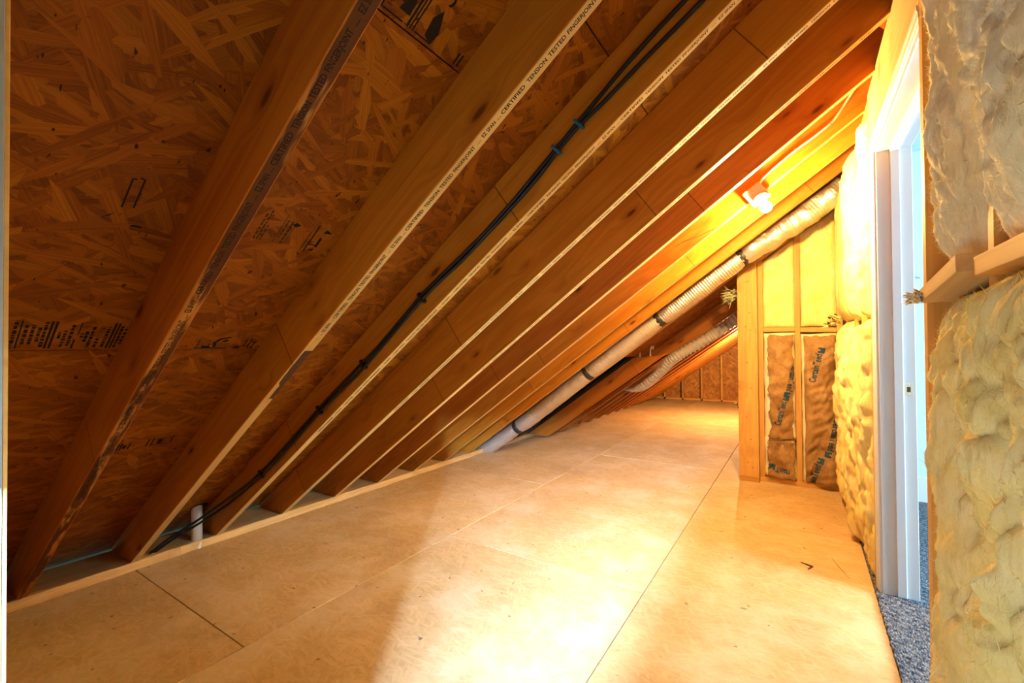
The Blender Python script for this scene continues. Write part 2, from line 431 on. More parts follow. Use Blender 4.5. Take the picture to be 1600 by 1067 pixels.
# ------------------------------------------------------------------ setting: floor
fl = box('floor', -3.35, 0.34, -0.5, 10.35, -0.05, -0.024, FELT); tag(fl, kind='structure')
SEAM1, SEAM2 = -1.8519, -0.6455
rows = [(-3.02, SEAM1, 0.899), (SEAM1, SEAM2, 2.1202), (SEAM2, 0.276, 0.8950)]
for (x0, x1, yj) in rows:
    y = yj
    while y > -0.4: y -= 2.4384
    while y < 10.2:
        a, b = max(y, -0.45), min(y+2.4384, 10.3)
        if b-a > 0.05:
            g = 0.0021
            bm = bmesh.new(); box_bm(bm, 0, x1-x0-2*g, 0, b-a-2*g, -0.023, 0)
            o = link('floor_panel', bm_mesh(bm, 0.0012), OSB_FLOOR, fl)
            o.location = Vector((x0+g, a+g, 0)) - Vector(fl.location)
        y += 2.4384

# setting: eave plate strip along the left edge of the floor (in two lengths)
for (a, b) in ((-0.3, 1.10), (1.102, 5.32), (5.324, 10.2)):
    n = int((b-a)/0.06)+2; vs_, fs = [], []
    for i in range(n+1):
        y = (b-a)*i/n
        e = -2.985 + 0.008*fbm((y*3+a, 0, 1), 3) + (0.006 if i % 5 == 0 else 0)
        h = 0.045 + 0.004*fbm((y*2+a, 3, 1), 3)
        for (x, z) in ((e, 0.0), (e+0.002, h-0.006), (e-0.004, h), (-3.262, 0.045), (-3.262, 0.0)):
            vs_.append((x+3.3, y, z))
    for i in range(n):
        for k in range(5):
            fs.append((i*5+k, i*5+(k+1) % 5, (i+1)*5+(k+1) % 5, (i+1)*5+k))
    fs += [(0, 1, 2, 3, 4), tuple(n*5+k for k in range(5))]
    me = mesh('plate', [(v[1], -v[0], v[2]) for v in vs_], fs)      # local X along the board
    o = link('trim_%d' % (1 if a < 0 else 2 if a < 3 else 3), me, W_PLATE)
    o.rotation_euler = (0, 0, PI/2); o.location = (-3.3, a, 0); tag(o, kind='structure')

# ------------------------------------------------------------------ setting: roof deck (ceiling)
def slope_frame(x, y, off):
    mw = Matrix(((CA, 0, -SA, x), (0, 1, 0, y), (SA, 0, CA, zroof(x, off)), (0, 0, 0, 1)))
    return mw
ceil_bm = bmesh.new()
def roof_slab(x0, x1, y0, y1, off):
    L = (x1-x0)/CA
    m = slope_frame(x0, y0, off)
    v = [m @ Vector(c) for c in ((0, 0, 0), (L, 0, 0), (L, y1-y0, 0), (0, y1-y0, 0), (0, 0, .02), (L, 0, .02), (L, y1-y0, .02), (0, y1-y0, .02))]
    v = [ceil_bm.verts.new(c) for c in v]
    for q in ((0, 1, 2, 3), (4, 7, 6, 5), (0, 4, 5, 1), (1, 5, 6, 2), (2, 6, 7, 3), (3, 7, 4, 0)): ceil_bm.faces.new([v[i] for i in q])
roof_slab(-3.45, 1.0, -0.35, 5.40, PD+0.022)
roof_slab(-3.45, 1.0, 4.985, 10.4, 0.022)
_a, _b = zroof(-3.45), zroof(1.0)
_v = [ceil_bm.verts.new(c) for yy in (5.38, 5.40) for c in ((-3.45, yy, _a+0.01), (1.0, yy, _b+0.01), (1.0, yy, _b+PD+0.04), (-3.45, yy, _a+PD+0.04))]
for q in ((0, 1, 2, 3), (4, 7, 6, 5), (0, 4, 5, 1), (1, 5, 6, 2), (2, 6, 7, 3), (3, 7, 4, 0)): ceil_bm.faces.new([_v[i] for i in q])
box_bm(ceil_bm, -3.5, -3.44, 4.45, 5.42, 0.0, 0.9)
ceil = link('ceiling', bm_mesh(ceil_bm), FELT); tag(ceil, kind='structure')
T = 0.0125
def deck(xa, xb, ya, yb, off):
    g = 0.0016; L = (xb-xa)/CA
    bm = bmesh.new(); box_bm(bm, g, L-g, g, yb-ya-g, 0.0003, T)
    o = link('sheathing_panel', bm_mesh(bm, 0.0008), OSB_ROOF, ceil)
    o.matrix_local = slope_frame(xa, ya, off); return o
ROWH = 1.2065*CA
deck_first = None
decks = {}
for (ya, yb, base) in ((-0.34, 0.895, -1.707), (0.895, 3.333, -1.46), (3.333, 5.39, -1.707)):
    for j in (-2, -1, 0, 1, 2):
        xa, xb = max(-3.278, base+ROWH*j), min(0.95, base+ROWH*(j+1))
        if xb-xa < 0.05: continue
        decks[(round(ya, 2), j)] = deck(xa, xb, ya, yb, PD)
for (ya, yb, base) in ((5.0, 7.4, -1.6), (7.4, 9.0, -1.2), (9.0, 10.3, -1.6)):
    for j in (-2, -1, 0, 1, 2):
        xa, xb = max(-2.975, base+ROWH*j), min(0.95, base+ROWH*(j+1))
        if xb-xa < 0.05: continue
        deck(xa, xb, ya, yb, 0.0)

# mill stamps printed on the sheathing (in the local frame of a roof plane point)
def on_deck(prn, parent, x, y):
    """returns a function (along slope, along Y) -> local coords in parent deck, on its underside"""
    m = parent.matrix_local.inverted() @ slope_frame(x, y, PD)
    return lambda a, b: m @ Vector((a, b, -0.0004))
def stamp(parent, x, y, items, mat):
    p = Print(); fn = on_deck(p, parent, x, y)
    o0 = fn(0, 0); ey = fn(0, 1)-o0; ex = fn(1, 0)-o0
    for it in items:
        if it[0] == 'r': _, a, b, w_, h_ = it; p.rect(fn(a, b), ex, ey, w_, h_)
        elif it[0] == 't':   # text read going up the slope, letter tops towards the near side (-Y), seen from below
            _, a, b, txt, sz = it; p.text(txt, sz, fn(a, b), ex, -ey)
        elif it[0] == 'd':   # text read going down the slope
            _, a, b, txt, sz = it; p.text(txt, sz, fn(a, b), -ex, ey)
        elif it[0] == 'u':   # text read along +Y
            _, a, b, txt, sz = it; p.text(txt, sz, fn(a, b), ey, ex)
        elif it[0] == 'p':
            p.poly([fn(a, b) for a, b in it[1]])
    return p.build('stamp', mat, parent)
bpy.context.view_layer.update()
rng = random.Random(4)
near0, near1 = decks[(-0.34, 0)], decks[(-0.34, -1)]
def column(a0, a1, b, w_=0.0075):
    """a column of print too small to read: short ink dashes"""
    it = []; a = a0
    while a < a1:
        l = rng.uniform(0.005, 0.016); it.append(('r', a, b, min(l, a1-a), w_*rng.uniform(0.75, 1.0))); a += l+rng.uniform(0.002, 0.006)
    return it
its = []
for b, wd in ((0.015, 0.003), (0.067, 0.005), (0.0755, 0.005), (0.193, 0.005), (0.2015, 0.004)): its.append(('r', 0, b, 0.118, wd))
its += [('r', 0, 0.120, 0.04, 0.004), ('r', 0.062, 0.124, 0.054, 0.0025), ('d', 0.105, 0.164, '24/16', 0.0145)]
for b, a0, a1 in ((0.004, 0.0, 0.118), (0.023, 0.018, 0.10), (0.035, 0.018, 0.10), (0.047, 0.03, 0.092), (0.057, 0.006, 0.115), (0.086, 0.045, 0.075), (0.096, 0.008, 0.08), (0.108, 0.012, 0.105),
                  (0.130, 0.05, 0.07), (0.139, 0.03, 0.08), (0.150, 0.006, 0.10), (0.165, 0.004, 0.05), (0.181, 0.006, 0.10), (0.209, 0.004, 0.11), (0.219, 0.02, 0.10)): its += column(a0, a1, b)
stamp(near0, -1.698, 0.245, its, INK)
stamp(near0, -1.702, 0.665, [('r', 0, 0.0, 0.006, 0.10), ('r', 0.006, 0.02, 0.010, 0.025), ('r', 0.0, 0.004, 0.05, 0.003), ('p', [(0.006, 0.055), (0.035, 0.048), (0.058, 0.062), (0.068, 0.095), (0.062, 0.096), (0.052, 0.070), (0.034, 0.058), (0.012, 0.064)]), ('p', [(0.04, 0.07), (0.052, 0.085), (0.045, 0.095), (0.036, 0.082)]), ('r', 0.0, 0.125, 0.014, 0.016)]
      + column(0.01, 0.06, 0.15) + column(0.005, 0.06, 0.165) + column(0.0, 0.05, 0.18), INK)
stamp(near0, -1.262, 0.352, [('r', 0, 0, 0.085, 0.0035), ('r', 0.005, 0.020, 0.085, 0.0035), ('r', 0.083, 0.003, 0.004, 0.006), ('r', 0.088, 0.013, 0.004, 0.007), ('p', [(-0.045, -0.03), (-0.02, -0.008), (-0.004, 0.0), (-0.03, -0.012)]), ('r', -0.052, 0.03, 0.006, 0.02)], INK)
stamp(near0, -1.285, 0.775, [('r', 0.0, 0.02, 0.11, 0.004), ('r', 0.0, 0.008, 0.08, 0.002), ('p', [(0.01, 0.03), (0.018, 0.05), (0.006, 0.046)]), ('r', 0.025, 0.045, 0.04, 0.008), ('p', [(0.085, 0.045), (0.10, 0.052), (0.088, 0.075)]), ('r', 0.03, 0.022, 0.004, 0.03), ('p', [(0.09, -0.055), (0.10, -0.045), (0.094, -0.03), (0.083, -0.042)])], INK)
stamp(near0, -1.275, 0.640, column(0.0, 0.10, 0.0, 0.006) + column(0.0, 0.11, 0.009, 0.006) + column(0.0, 0.06, 0.018, 0.006) + [('r', 0.0, 0.055, 0.11, 0.002)] + column(0.02, 0.09, 0.062, 0.006) + column(0.0, 0.09, 0.075, 0.008) + [('r', 0.0, 0.088, 0.10, 0.002)], INK_FADE)
stamp(near1, -2.262, 0.615, [('r', 0, 0.0, 0.055, 0.006), ('r', 0.0, 0.010, 0.055, 0.006), ('r', 0.008, 0.019, 0.03, 0.010), ('r', 0, 0.036, 0.055, 0.005),
                             ('r', 0, 0.095, 0.062, 0.005), ('r', 0.003, 0.110, 0.060, 0.005), ('r', 0.004, 0.115, 0.005, 0.055), ('r', 0.053, 0.120, 0.004, 0.055), ('r', 0.012, 0.130, 0.036, 0.018), ('r', 0.004, 0.178, 0.060, 0.005)], INK)
up1 = decks[(-0.34, 1)]
stamp(up1, -0.718, 0.60, [('r', 0, 0.0, 0.2, 0.007), ('r', 0, 0.012, 0.2, 0.007), ('r', 0.0, 0.085, 0.25, 0.006), ('r', 0, 0.094, 0.25, 0.004), ('r', 0, 0.102, 0.25, 0.004), ('r', 0.0, 0.020, 0.004, 0.055), ('r', 0.0, 0.11, 0.004, 0.05),
                          ('t', 0.012, -0.004, 'DR', 0.024), ('t', 0.012, 0.040, 'HOUS', 0.018), ('r', 0.035, 0.046, 0.05, 0.010), ('p', [(0.02, 0.052), (0.075, 0.066), (0.05, 0.080), (0.02, 0.082)]), ('p', [(0.10, 0.052), (0.13, 0.058), (0.125, 0.078), (0.095, 0.076), (0.085, 0.064)]),
                          ('t', 0.085, 0.172, 'S', 0.075), ('r', 0.145, 0.178, 0.03, 0.03), ('p', [(0.01, 0.135), (0.05, 0.13), (0.075, 0.145), (0.03, 0.165), (0.0, 0.16)]), ('r', 0.0, 0.24, 0.03, 0.006), ('r', 0.0, 0.252, 0.03, 0.006)], INK)

# ------------------------------------------------------------------ rafters
XTOP = 0.385
def rafter_mesh(xtop, cut=None):
    """local X up the slope, Y thickness (0 .. -0.038), Z depth (0 bottom edge)"""
    Lb = (xtop-XE)/CA; hx = -0.302*CA; hz = 0.302*SA
    pr = [(0, 0), (Lb, 0), (Lb + D*math.tan(ALPHA)*0, D), (hx, hz)]
    if cut: pr = cut
    bm = bmesh.new(); n = len(pr)
    A = [bm.verts.new((x, 0, z)) for x, z in pr]; B = [bm.verts.new((x, -0.038, z)) for x, z in pr]
    bm.faces.new(A); bm.faces.new(B[::-1])
    for i in range(n):
        f = bm.faces.new((A[i], B[i], B[(i+1) % n], A[(i+1) % n]))
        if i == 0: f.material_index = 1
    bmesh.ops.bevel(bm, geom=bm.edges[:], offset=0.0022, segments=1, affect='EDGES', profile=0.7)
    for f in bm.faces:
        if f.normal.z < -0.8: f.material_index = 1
    return bm_mesh(bm)
def place_rafter(me, k, off=0.0, mats=None):
    o = link('rafter', me)
    for i, m in enumerate(mats or ()):
        o.material_slots[i].link = 'OBJECT'; o.material_slots[i].material = m
    o.matrix_world = slope_frame(XE, ry(k), off)
    return o
def lettering(parent, x_first, xa, xb, size, fade=INK):
    """grade print on the lower edge: reads up the slope"""
    p = Print(); per = 0.331
    x = x_first
    while x > xa: x -= per
    while x < xb:
        a = (x-XE)/CA
        for (da, txt, wd) in ((0.0, 'CERTIFIED', 0.082), (0.092, 'TENSION', 0.062), (0.162, 'TESTED', 0.052), (0.220, 'FINGERJOINT', 0.084), (0.335, 'EZ SPAN', 0.048)):
            if xa <= x+da*CA and x+(da+wd)*CA <= xb:
                p.text(txt, size, (a+da, -0.012, -0.0004), (1, 0, 0), (0, -1, 0), width=wd, bold=0.0004)
        for da in (0.312, 0.388):
            if xa <= x+da*CA <= xb: p.rect((a+da, -0.0165, -0.0004), (1, 0, 0), (0, -1, 0), 0.015, 0.0016)
        x += per
    if p.v: return p.build('lettering', fade, parent)

me_r = rafter_mesh(XTOP)
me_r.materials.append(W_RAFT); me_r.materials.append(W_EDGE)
RL = ['roof rafter nearest the camera, reddish brown, lower edge stained dark red with stamped lettering',
      'second rafter from the near end, pale clean lower edge with crisp black stamped lettering',
      'rafter with the pair of black cables tied along its side',
      'broad brown rafter directly beyond the black cables, stamped pale lower edge',
      'second rafter beyond the black cables, with a finger joint across its brown side',
      'dim reddish rafter just on the near side of the lit bulb',
      'bright yellow rafter that carries the lit bulb, its junction box and the white cable',
      'first rafter behind the lit bulb, its side glowing white next to it',
      'second rafter behind the lit bulb, on the near side of the silver duct',
      'rafter whose side the silver flexible duct runs along',
      'last rafter of the upper roof, below the silver duct, with the black gap under it']
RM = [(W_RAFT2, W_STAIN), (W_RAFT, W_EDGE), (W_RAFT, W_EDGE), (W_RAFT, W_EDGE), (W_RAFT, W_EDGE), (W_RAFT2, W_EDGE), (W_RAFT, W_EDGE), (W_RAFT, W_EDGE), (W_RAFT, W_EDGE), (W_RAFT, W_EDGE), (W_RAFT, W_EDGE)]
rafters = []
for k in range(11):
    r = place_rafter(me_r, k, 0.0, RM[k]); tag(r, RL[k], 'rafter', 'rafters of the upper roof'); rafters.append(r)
lettering(rafters[0], -0.887, -2.2, 0.1, 0.0185)
lettering(rafters[1], -0.607, -1.40, 0.2, 0.0165)
lettering(rafters[2], -0.78, -2.0, 0.25, 0.0150, INK_FADE)
lettering(rafters[3], -0.70, -1.9, 0.25, 0.0150, INK_FADE)
lettering(rafters[4], -0.60, -1.6, 0.25, 0.0150, INK_FADE)
# dark stain at the lower end of the second rafter's edge (a real stain on the wood)
bm = bmesh.new()
a0, a1 = (-1.665-XE)/CA, (-1.415-XE)/CA
n = 14; vv = []
for i in range(n+1):
    a = a0+(a1-a0)*i/n; j = 0.003*fbm((a*20, 0, 0), 3)
    vv.append((bm.verts.new((a, -0.0025, -0.0003)), bm.verts.new((a, -0.030+0.012*(i/n < 0.3)+j, -0.0003))))
for i in range(n): bm.faces.new((vv[i][0], vv[i][1], vv[i+1][1], vv[i+1][0]))
link('stain', bm_mesh(bm), simple('dark_stain', (0.06, 0.022, 0.012), 0.6, noise_amt=0.5, nscale=60), rafters[1])

# weathered crack in the side of the lamp rafter
_p = [((x-XE)*CA+(z-ZB)*SA, -(x-XE)*SA+(z-ZB)*CA) for x, z in ((-0.665, 1.793), (-0.60, 1.822), (-0.52, 1.842), (-0.45, 1.868), (-0.38, 1.889))]
bm = bmesh.new(); vv = []
for i, (a, b) in enumerate(_p):
    h_ = (0.001, 0.0035, 0.0025, 0.003, 0.001)[i]
    vv.append((bm.verts.new((a, -0.0384, b-h_)), bm.verts.new((a, -0.0384, b+h_))))
for i in range(4): bm.faces.new((vv[i][0], vv[i+1][0], vv[i+1][1], vv[i][1]))
link('crack', bm_mesh(bm), DARK, rafters[6])

# lower roof beyond: rafters one depth lower
lo_x = XE + PD/TP
Lc = (-1.30-XE)/CA
# short lower rafter whose upper end is cut level
zc = 1.045
def loc2(x, z): v = Vector((x-XE, z-(ZB-PD))); return (v.x*CA+v.y*SA, -v.x*SA+v.y*CA)
cut = [loc2(lo_x+0.0, ZB), loc2(-1.20, zroof(-1.20, -PD)), loc2(-1.20, 1.075), loc2(-1.60, 1.035), loc2(lo_x-0.302, ZB)]
me_c = rafter_mesh(0, cut); me_c.materials.append(W_RAFT2); me_c.materials.append(W_RAFT2)
short_r = place_rafter(me_c, 11, -PD)
tag(short_r, 'short lower rafter with a level-cut top end, under the black gap past the duct', 'rafter')
cutf = [loc2(lo_x, ZB), loc2(XTOP, zroof(XTOP, -PD)), loc2(XTOP, zroof(XTOP, 0)), loc2(lo_x-0.302, ZB)]
me_l = rafter_mesh(0, cutf); me_l.materials.append(W_RAFT2); me_l.materials.append(W_EDGE)  # pale lower edges paint in the light the far bulb throws on them
for k in range(12, 24):
    r = place_rafter(me_l, k, -PD)
    if k == 23: tag(r, 'farthest rafter, lit orange, lying directly above the far gable wall', 'rafter')
    else: tag(r, 'red-brown rafter of the lower roof at the far end, among its close-set row', 'rafter', 'rafters of the lower far roof')

bm = bmesh.new(); box_bm(bm, 0, (-0.42+1.57)/CA, 0, 0.395, 0.002, 0.014)
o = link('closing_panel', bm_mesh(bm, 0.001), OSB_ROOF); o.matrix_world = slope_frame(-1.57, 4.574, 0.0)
tag(o, 'narrow sheathing strip closing the gap between upper and lower roof', 'panel')
# small upright at the dark eave gap
o = lumber('stud', (-2.95, 5.13, 0.045), (-2.95, 5.13, 0.27), 0.09, 0.038, (0, 1, 0), W_STUD)
tag(o, 'short upright block standing in the dark eave gap below the duct', 'stud')

# ------------------------------------------------------------------ far gable wall
GY = 10.15
gw = box('wall_back', -3.2, -0.3, GY+0.089, GY+0.10, 0.0, 2.4, OSB_WALL); tag(gw, kind='structure')
for x in (-2.57, -2.19, -1.80, -1.41, -1.02, -0.63):
    zt = zroof(x, -PD)+0.02
    bm = bmesh.new(); box_bm(bm, 0, zt, -0.019, 0.019, -0.044, 0.044)
    mw = Matrix(((0, 1, 0, x), (0, 0, -1, GY+0.044), (-1, 0, 0, zt), (0, 0, 0, 1)))
    o = link('stud', bm_mesh(bm, 0.001), W_STUD, gw); o.matrix_local = gw.matrix_local.inverted() @ mw if False else Matrix.Translation(-Vector(gw.location)) @ mw
bm = bmesh.new(); box_bm(bm, 0, 2.6, -0.044, 0.044, 0, 0.038)
o = link('bottom_plate', bm_mesh(bm, 0.001), W_STUD, gw); o.location = Vector((-3.0, GY+0.044, 0.0))-Vector(gw.location)

# partition return running away from the post
o = box('wall_center', -0.40, -0.385, 4.47, GY+0.05, 0, 2.4, PLASTER); tag(o, kind='structure')

# ------------------------------------------------------------------ right knee wall and its door opening
KX = 0.285           # attic face of the studs
wr = bmesh.new()
for (y0, y1, z0, z1) in ((-0.35, 1.66, 0, 3.1), (1.66, 2.70, 2.09, 3.1), (2.70, 4.55, 0, 3.1)):
    box_bm(wr, KX+0.0895, KX+0.102, y0, y1, z0, z1)
o = link('wall_right', bm_mesh(wr), PLASTER); tag(o, kind='structure')

# room beyond the doorway
rm = bmesh.new()
box_bm(rm, 0.39, 4.0, 4.40, 4.42, 0, 2.6); box_bm(rm, 3.9, 3.92, -0.6, 4.4, 0, 2.6); box_bm(rm, 0.39, 4.0, -0.62, -0.6, 0, 2.6); box_bm(rm, 0.39, 4.0, -0.6, 4.42, 2.6, 2.62)
o = link('wall_room', bm_mesh(rm), WALLP); tag(o, kind='structure')
o = box('baseboard_room', 0.39, 3.9, 4.385, 4.40, 0.0, 0.19, WHITE, bevel=0.003); tag(o, kind='structure')
# carpet with a ragged edge at the attic floor
vs_, fs = [], []; ny = 190; nx = 44
rngc = random.Random(9)
for i in range(ny+1):
    y = -0.55 + (4.4+0.55)*i/ny
    if 1.4 < y < 2.9: pass
    e = 0.275 + 0.006*fbm((0, y*25, 0), 3) + 0.003*rngc.uniform(-1, 1)
    for j in range(nx+1):
        t = (j/nx)**2.2; x = e + (3.9-e)*t
        z = 0.011 + 0.0022*noise.noise((x*90, y*60, 0)) if j else 0.0
        vs_.append((x, y, z))
for i in range(ny):
    for j in range(nx): fs.append((i*(nx+1)+j, i*(nx+1)+j+1, (i+1)*(nx+1)+j+1, (i+1)*(nx+1)+j))
o = link('floor_carpet', mesh('carpet', vs_, fs, True), CARPET); tag(o, kind='structure')

# header board over the door
o = lumber('header_board', (KX+0.019, 1.645, 2.262), (KX+0.019, 2.785, 2.262), 0.262, 0.038, (-1, 0, 0), W_PALE)
tag(o, 'wide pale pine header board across the top of the doorway', 'header')
# door frame: jambs, stops, casing
DJ, DZ = 2.69, 2.075
df = empty('door_frame', (0.30, 2.19, 0)); tag(df, 'white painted door frame with moulded casing in the knee wall', 'door frame')
def part_box(name, x0, x1, y0, y1, z0, z1, mat, par, bevel=0.002):
    bm = bmesh.new(); box_bm(bm, x0, x1, y0, y1, z0, z1); o = link(name, bm_mesh(bm, bevel), mat, par)
    o.location = -par.location if par.parent is None else Vector((0, 0, 0)); return o
part_box('jamb', 0.302, 0.432, DJ, DJ+0.018, 0.0, DZ+0.018, WHITE, df)
part_box('jamb', 0.302, 0.432, 1.662, 1.680, 0.0, DZ+0.018, WHITE, df)
part_box('head_jamb', 0.302, 0.432, 1.680, DJ, DZ, DZ+0.018, WHITE, df)
part_box('stop', 0.352, 0.388, DJ-0.012, DJ, 0.012, DZ, WHITE, df, 0.003)
part_box('stop', 0.352, 0.388, 1.680, DJ-0.012, DZ-0.012, DZ, WHITE, df, 0.003)
def casing(name, pts, along, out, par):
    """extrude a stepped casing profile: pts two end points, `out` = direction away from the opening"""
    prof = [(0, 0), (0, 0.008), (0.004, 0.011), (0.014, 0.011), (0.018, 0.014), (0.034, 0.015), (0.040, 0.018), (0.052, 0.018), (0.057, 0.015), (0.057, 0)]
    vs_, fs = [], []; n = len(prof)
    for e, p in enumerate(pts):
        for (a, h) in prof:
            v = Vector(p) + Vector(out)*a + Vector((-h, 0, 0)) + Vector(along)*(a if e == 1 else 0)
            vs_.append(v)
    for i in range(n): fs.append((i, (i+1) % n, n+(i+1) % n, n+i))
    fs += [tuple(range(n))[::-1], tuple(range(n, 2*n))]
    o = link(name, mesh(name, vs_, fs), WHITE, par); o.location = -par.location; return o
casing('casing', [(0.302, DJ+0.005, 0.0), (0.302, DJ+0.005, DZ+0.005)], (0, 0, 1), (0, 1, 0), df)
casing('head_casing', [(0.302, 1.682, DZ+0.005), (0.302, DJ+0.005, DZ+0.005)], (0, 1, 0), (0, 0, 1), df)
st = part_box('strike_plate', 0.389, 0.421, DJ-0.0015, DJ+0.001, 0.935, 0.992, simple('cream_plate', (0.80, 0.74, 0.56), 0.4, noise_amt=0.03), df, 0.0005)
hole = part_box('latch_hole', 0.399, 0.412, DJ-0.0022, DJ, 0.952, 0.975, DARK, st, 0.0005); hole.location = (0, 0, 0)
for zz in (0.942, 0.985):
    me = tube_mesh([(0.405, DJ-0.0030, zz), (0.405, DJ, zz)], 0.0028, 8); s_ = link('screw', me, STEEL, st)
# door hinge pin seen on the far wall of the room
me = tube_mesh([(0.66, 4.36, 1.66), (0.70, 4.33, 1.665), (0.73, 4.36, 1.655), (0.715, 4.395, 1.66)], 0.004, 6)
o = link('wall_hook', me, STEEL); tag(o, 'small dark wire hook on the blue room wall beyond the doorway', 'hook')

# ------------------------------------------------------------------ studs of the knee wall
def vstud(y0, y1, x0, x1, z0, z1, label, mat=None):
    bm = bmesh.new(); L = z1-z0; box_bm(bm, 0, L, 0, x1-x0, 0, y1-y0)
    # local X -> world -Z?  use X->Z, Y->X, Z->Y
    mw = Matrix(((0, 1, 0, x0), (0, 0, 1, y0), (1, 0, 0, z0), (0, 0, 0, 1)))
    o = link('stud', bm_mesh(bm, 0.0015), mat or W_STUD); o.matrix_world = mw; tag(o, label, 'stud'); return o
vstud(1.622, 1.660, KX, KX+0.089, 0.0, 2.36, 'orange pine stud at the near side of the doorway')
vstud(1.241, 1.275, KX+0.032, KX+0.089, 0.0, 2.36, 'stud between the first and second yellow batts nearest the doorway')
vstud(0.831, 0.864, KX+0.032, KX+0.089, 0.0, 2.36, 'stud at the picture edge side of the second yellow batt')
vstud(2.750, 2.788, KX, KX+0.089, 0.0, 2.335, 'stud at the far side of the door frame, behind the casing')
vstud(3.150, 3.188, KX, KX+0.089, 0.0, 2.335, 'knee wall stud midway between door frame and end wall, mostly under insulation')
vstud(3.560, 3.598, KX, KX+0.089, 0.0, 2.335, 'knee wall stud nearer the end wall, mostly under insulation')
o = lumber('top_plate', (KX+0.045, 2.80, 2.355), (KX+0.045, 4.39, 2.355), 0.089, 0.038, (0, 0, 1), W_STUD)
tag(o, 'top plate of the knee wall between the header and the end wall', 'plate')
# blocking between the studs on the right, with rough ends
b1 = lumber('blocking', (KX+0.035, 1.279, 1.338), (KX+0.035, 1.620, 1.300), 0.10, 0.038, (0, 0, 1), W_PALE)
tag(b1, 'rough pale wood block between the upper and lower batts beside the doorway', 'blocking')
b2 = lumber('blocking', (KX+0.045, 0.868, 1.322), (KX+0.045, 1.234, 1.322), 0.089, 0.038, (0, 0, 1), W_STUD)
tag(b2, 'grey-brown wood block above the second lower batt at the right', 'blocking')

# ------------------------------------------------------------------ fibreglass batts
def batt(name, org, u, v, n, w_, h_, depth, bulge, seed, mat, res=0.012, rough=0.03, lump=0.035, profile=None, sag=0.0, parent=None, ragged=0.01, fine=0.006, power=3.0):
    """soft batt: front face bulges along n and is lumpy; u across, v up"""
    org, u, v, n = Vector(org), Vector(u), Vector(v), Vector(n)
    nu, nv = max(6, int(w_/res)), max(6, int(h_/res)); vs_, fs = [], []
    for j in range(nv+1):
        t = j/nv
        for i in range(nu+1):
            s = i/nu
            es = 1-abs(2*s-1)**power; et = 1-abs(2*t-1)**(power*2.6)
            q = Vector((s*w_, t*h_, seed*7.3))
            wob = Vector((fbm(q*4+Vector((9, 0, 0)), 3), fbm(q*4+Vector((0, 9, 0)), 3), 0))*ragged
            edge = min(1.0, es*2.2)*min(1.0, et*2.2)
            hgt = bulge*(es**0.6)*(et**0.6)
            if profile: hgt *= profile(s, t)
            hgt += edge*(lump*fbm(Vector((q.x*8+0.4*fbm(Vector((q.x*3, q.y*3, q.z+9)), 2), q.y*3.2, q.z)), 3) - rough*(1-abs(fbm(Vector((q.x*11, q.y*5, q.z+4)), 3)))**5 + fine*fbm(Vector((q.x*60, q.y*22, q.z)), 3))
            hgt -= sag*(t-0.5)*edge
            vs_.append(org + u*(s*w_ + wob.x) + v*(t*h_ + wob.y) + n*max(hgt, 0.0))
    W = nu+1
    for j in range(nv):
        for i in range(nu): fs.append((j*W+i, j*W+i+1, (j+1)*W+i+1, (j+1)*W+i))
    ring = [i for i in range(W)] + [j*W+nu for j in range(1, nv+1)] + [nv*W+i for i in range(nu-1, -1, -1)] + [j*W for j in range(nv-1, 0, -1)]
    b = len(vs_)
    for r in ring: vs_.append(vs_[r] - n*depth)
    m = len(ring)
    for k in range(m): fs.append((ring[k], ring[(k+1) % m], b+(k+1) % m, b+k))
    fs.append(tuple(b+k for k in range(m))[::-1])
    base = org + u*(w_/2)
    me = mesh(name, [p-base for p in vs_], fs, True)
    o = link(name, me, mat, parent); o.location = base if parent is None else base - parent.location
    return o
def fibers(o, count, seed, mat, length=0.018, width=0.0005):
    """loose glass fibres lying on the batt, joined into one part"""
    rg = random.Random(seed+100); me = o.data; vs_, fs = [], []
    P = [p for p in me.polygons if len(p.vertices) == 4]
    co = [v.co.copy() for v in me.vertices]
    for _ in range(count):
        p = P[rg.randrange(len(P))]; c = sum((co[i] for i in p.vertices), Vector())/4; nn = p.normal
        d = Vector((rg.uniform(-.4, .4), rg.uniform(-.45, .45), rg.uniform(-1, 1)))
        d = (d - nn*d.dot(nn)).normalized() + nn*rg.uniform(0.0, 0.32); d.normalize()
        sd = d.cross(nn)
        if sd.length < 1e-4: continue
        sd = sd.normalized()*width*rg.uniform(0.6, 1.6); L = length*rg.uniform(0.4, 1.5); k = nn*L*rg.uniform(-0.2, 0.25)
        b = len(vs_); a = c - nn*0.002
        vs_ += [a-sd, a+sd, a+d*L*0.5+k*0.3+sd*0.8, a+d*L*0.5+k*0.3-sd*0.8, a+d*L+k]
        fs += [(b, b+1, b+2, b+3), (b+3, b+2, b+4)]
    m = bpy.data.meshes.new('fibers'); m.from_pydata([tuple(v) for v in vs_], [], fs); m.update()
    f = link('fibers', m, mat, o); f['kind'] = 'stuff'; return f
YN = Vector((0, -1, 0)); XN = Vector((-1, 0, 0)); ZU = Vector((0, 0, 1))
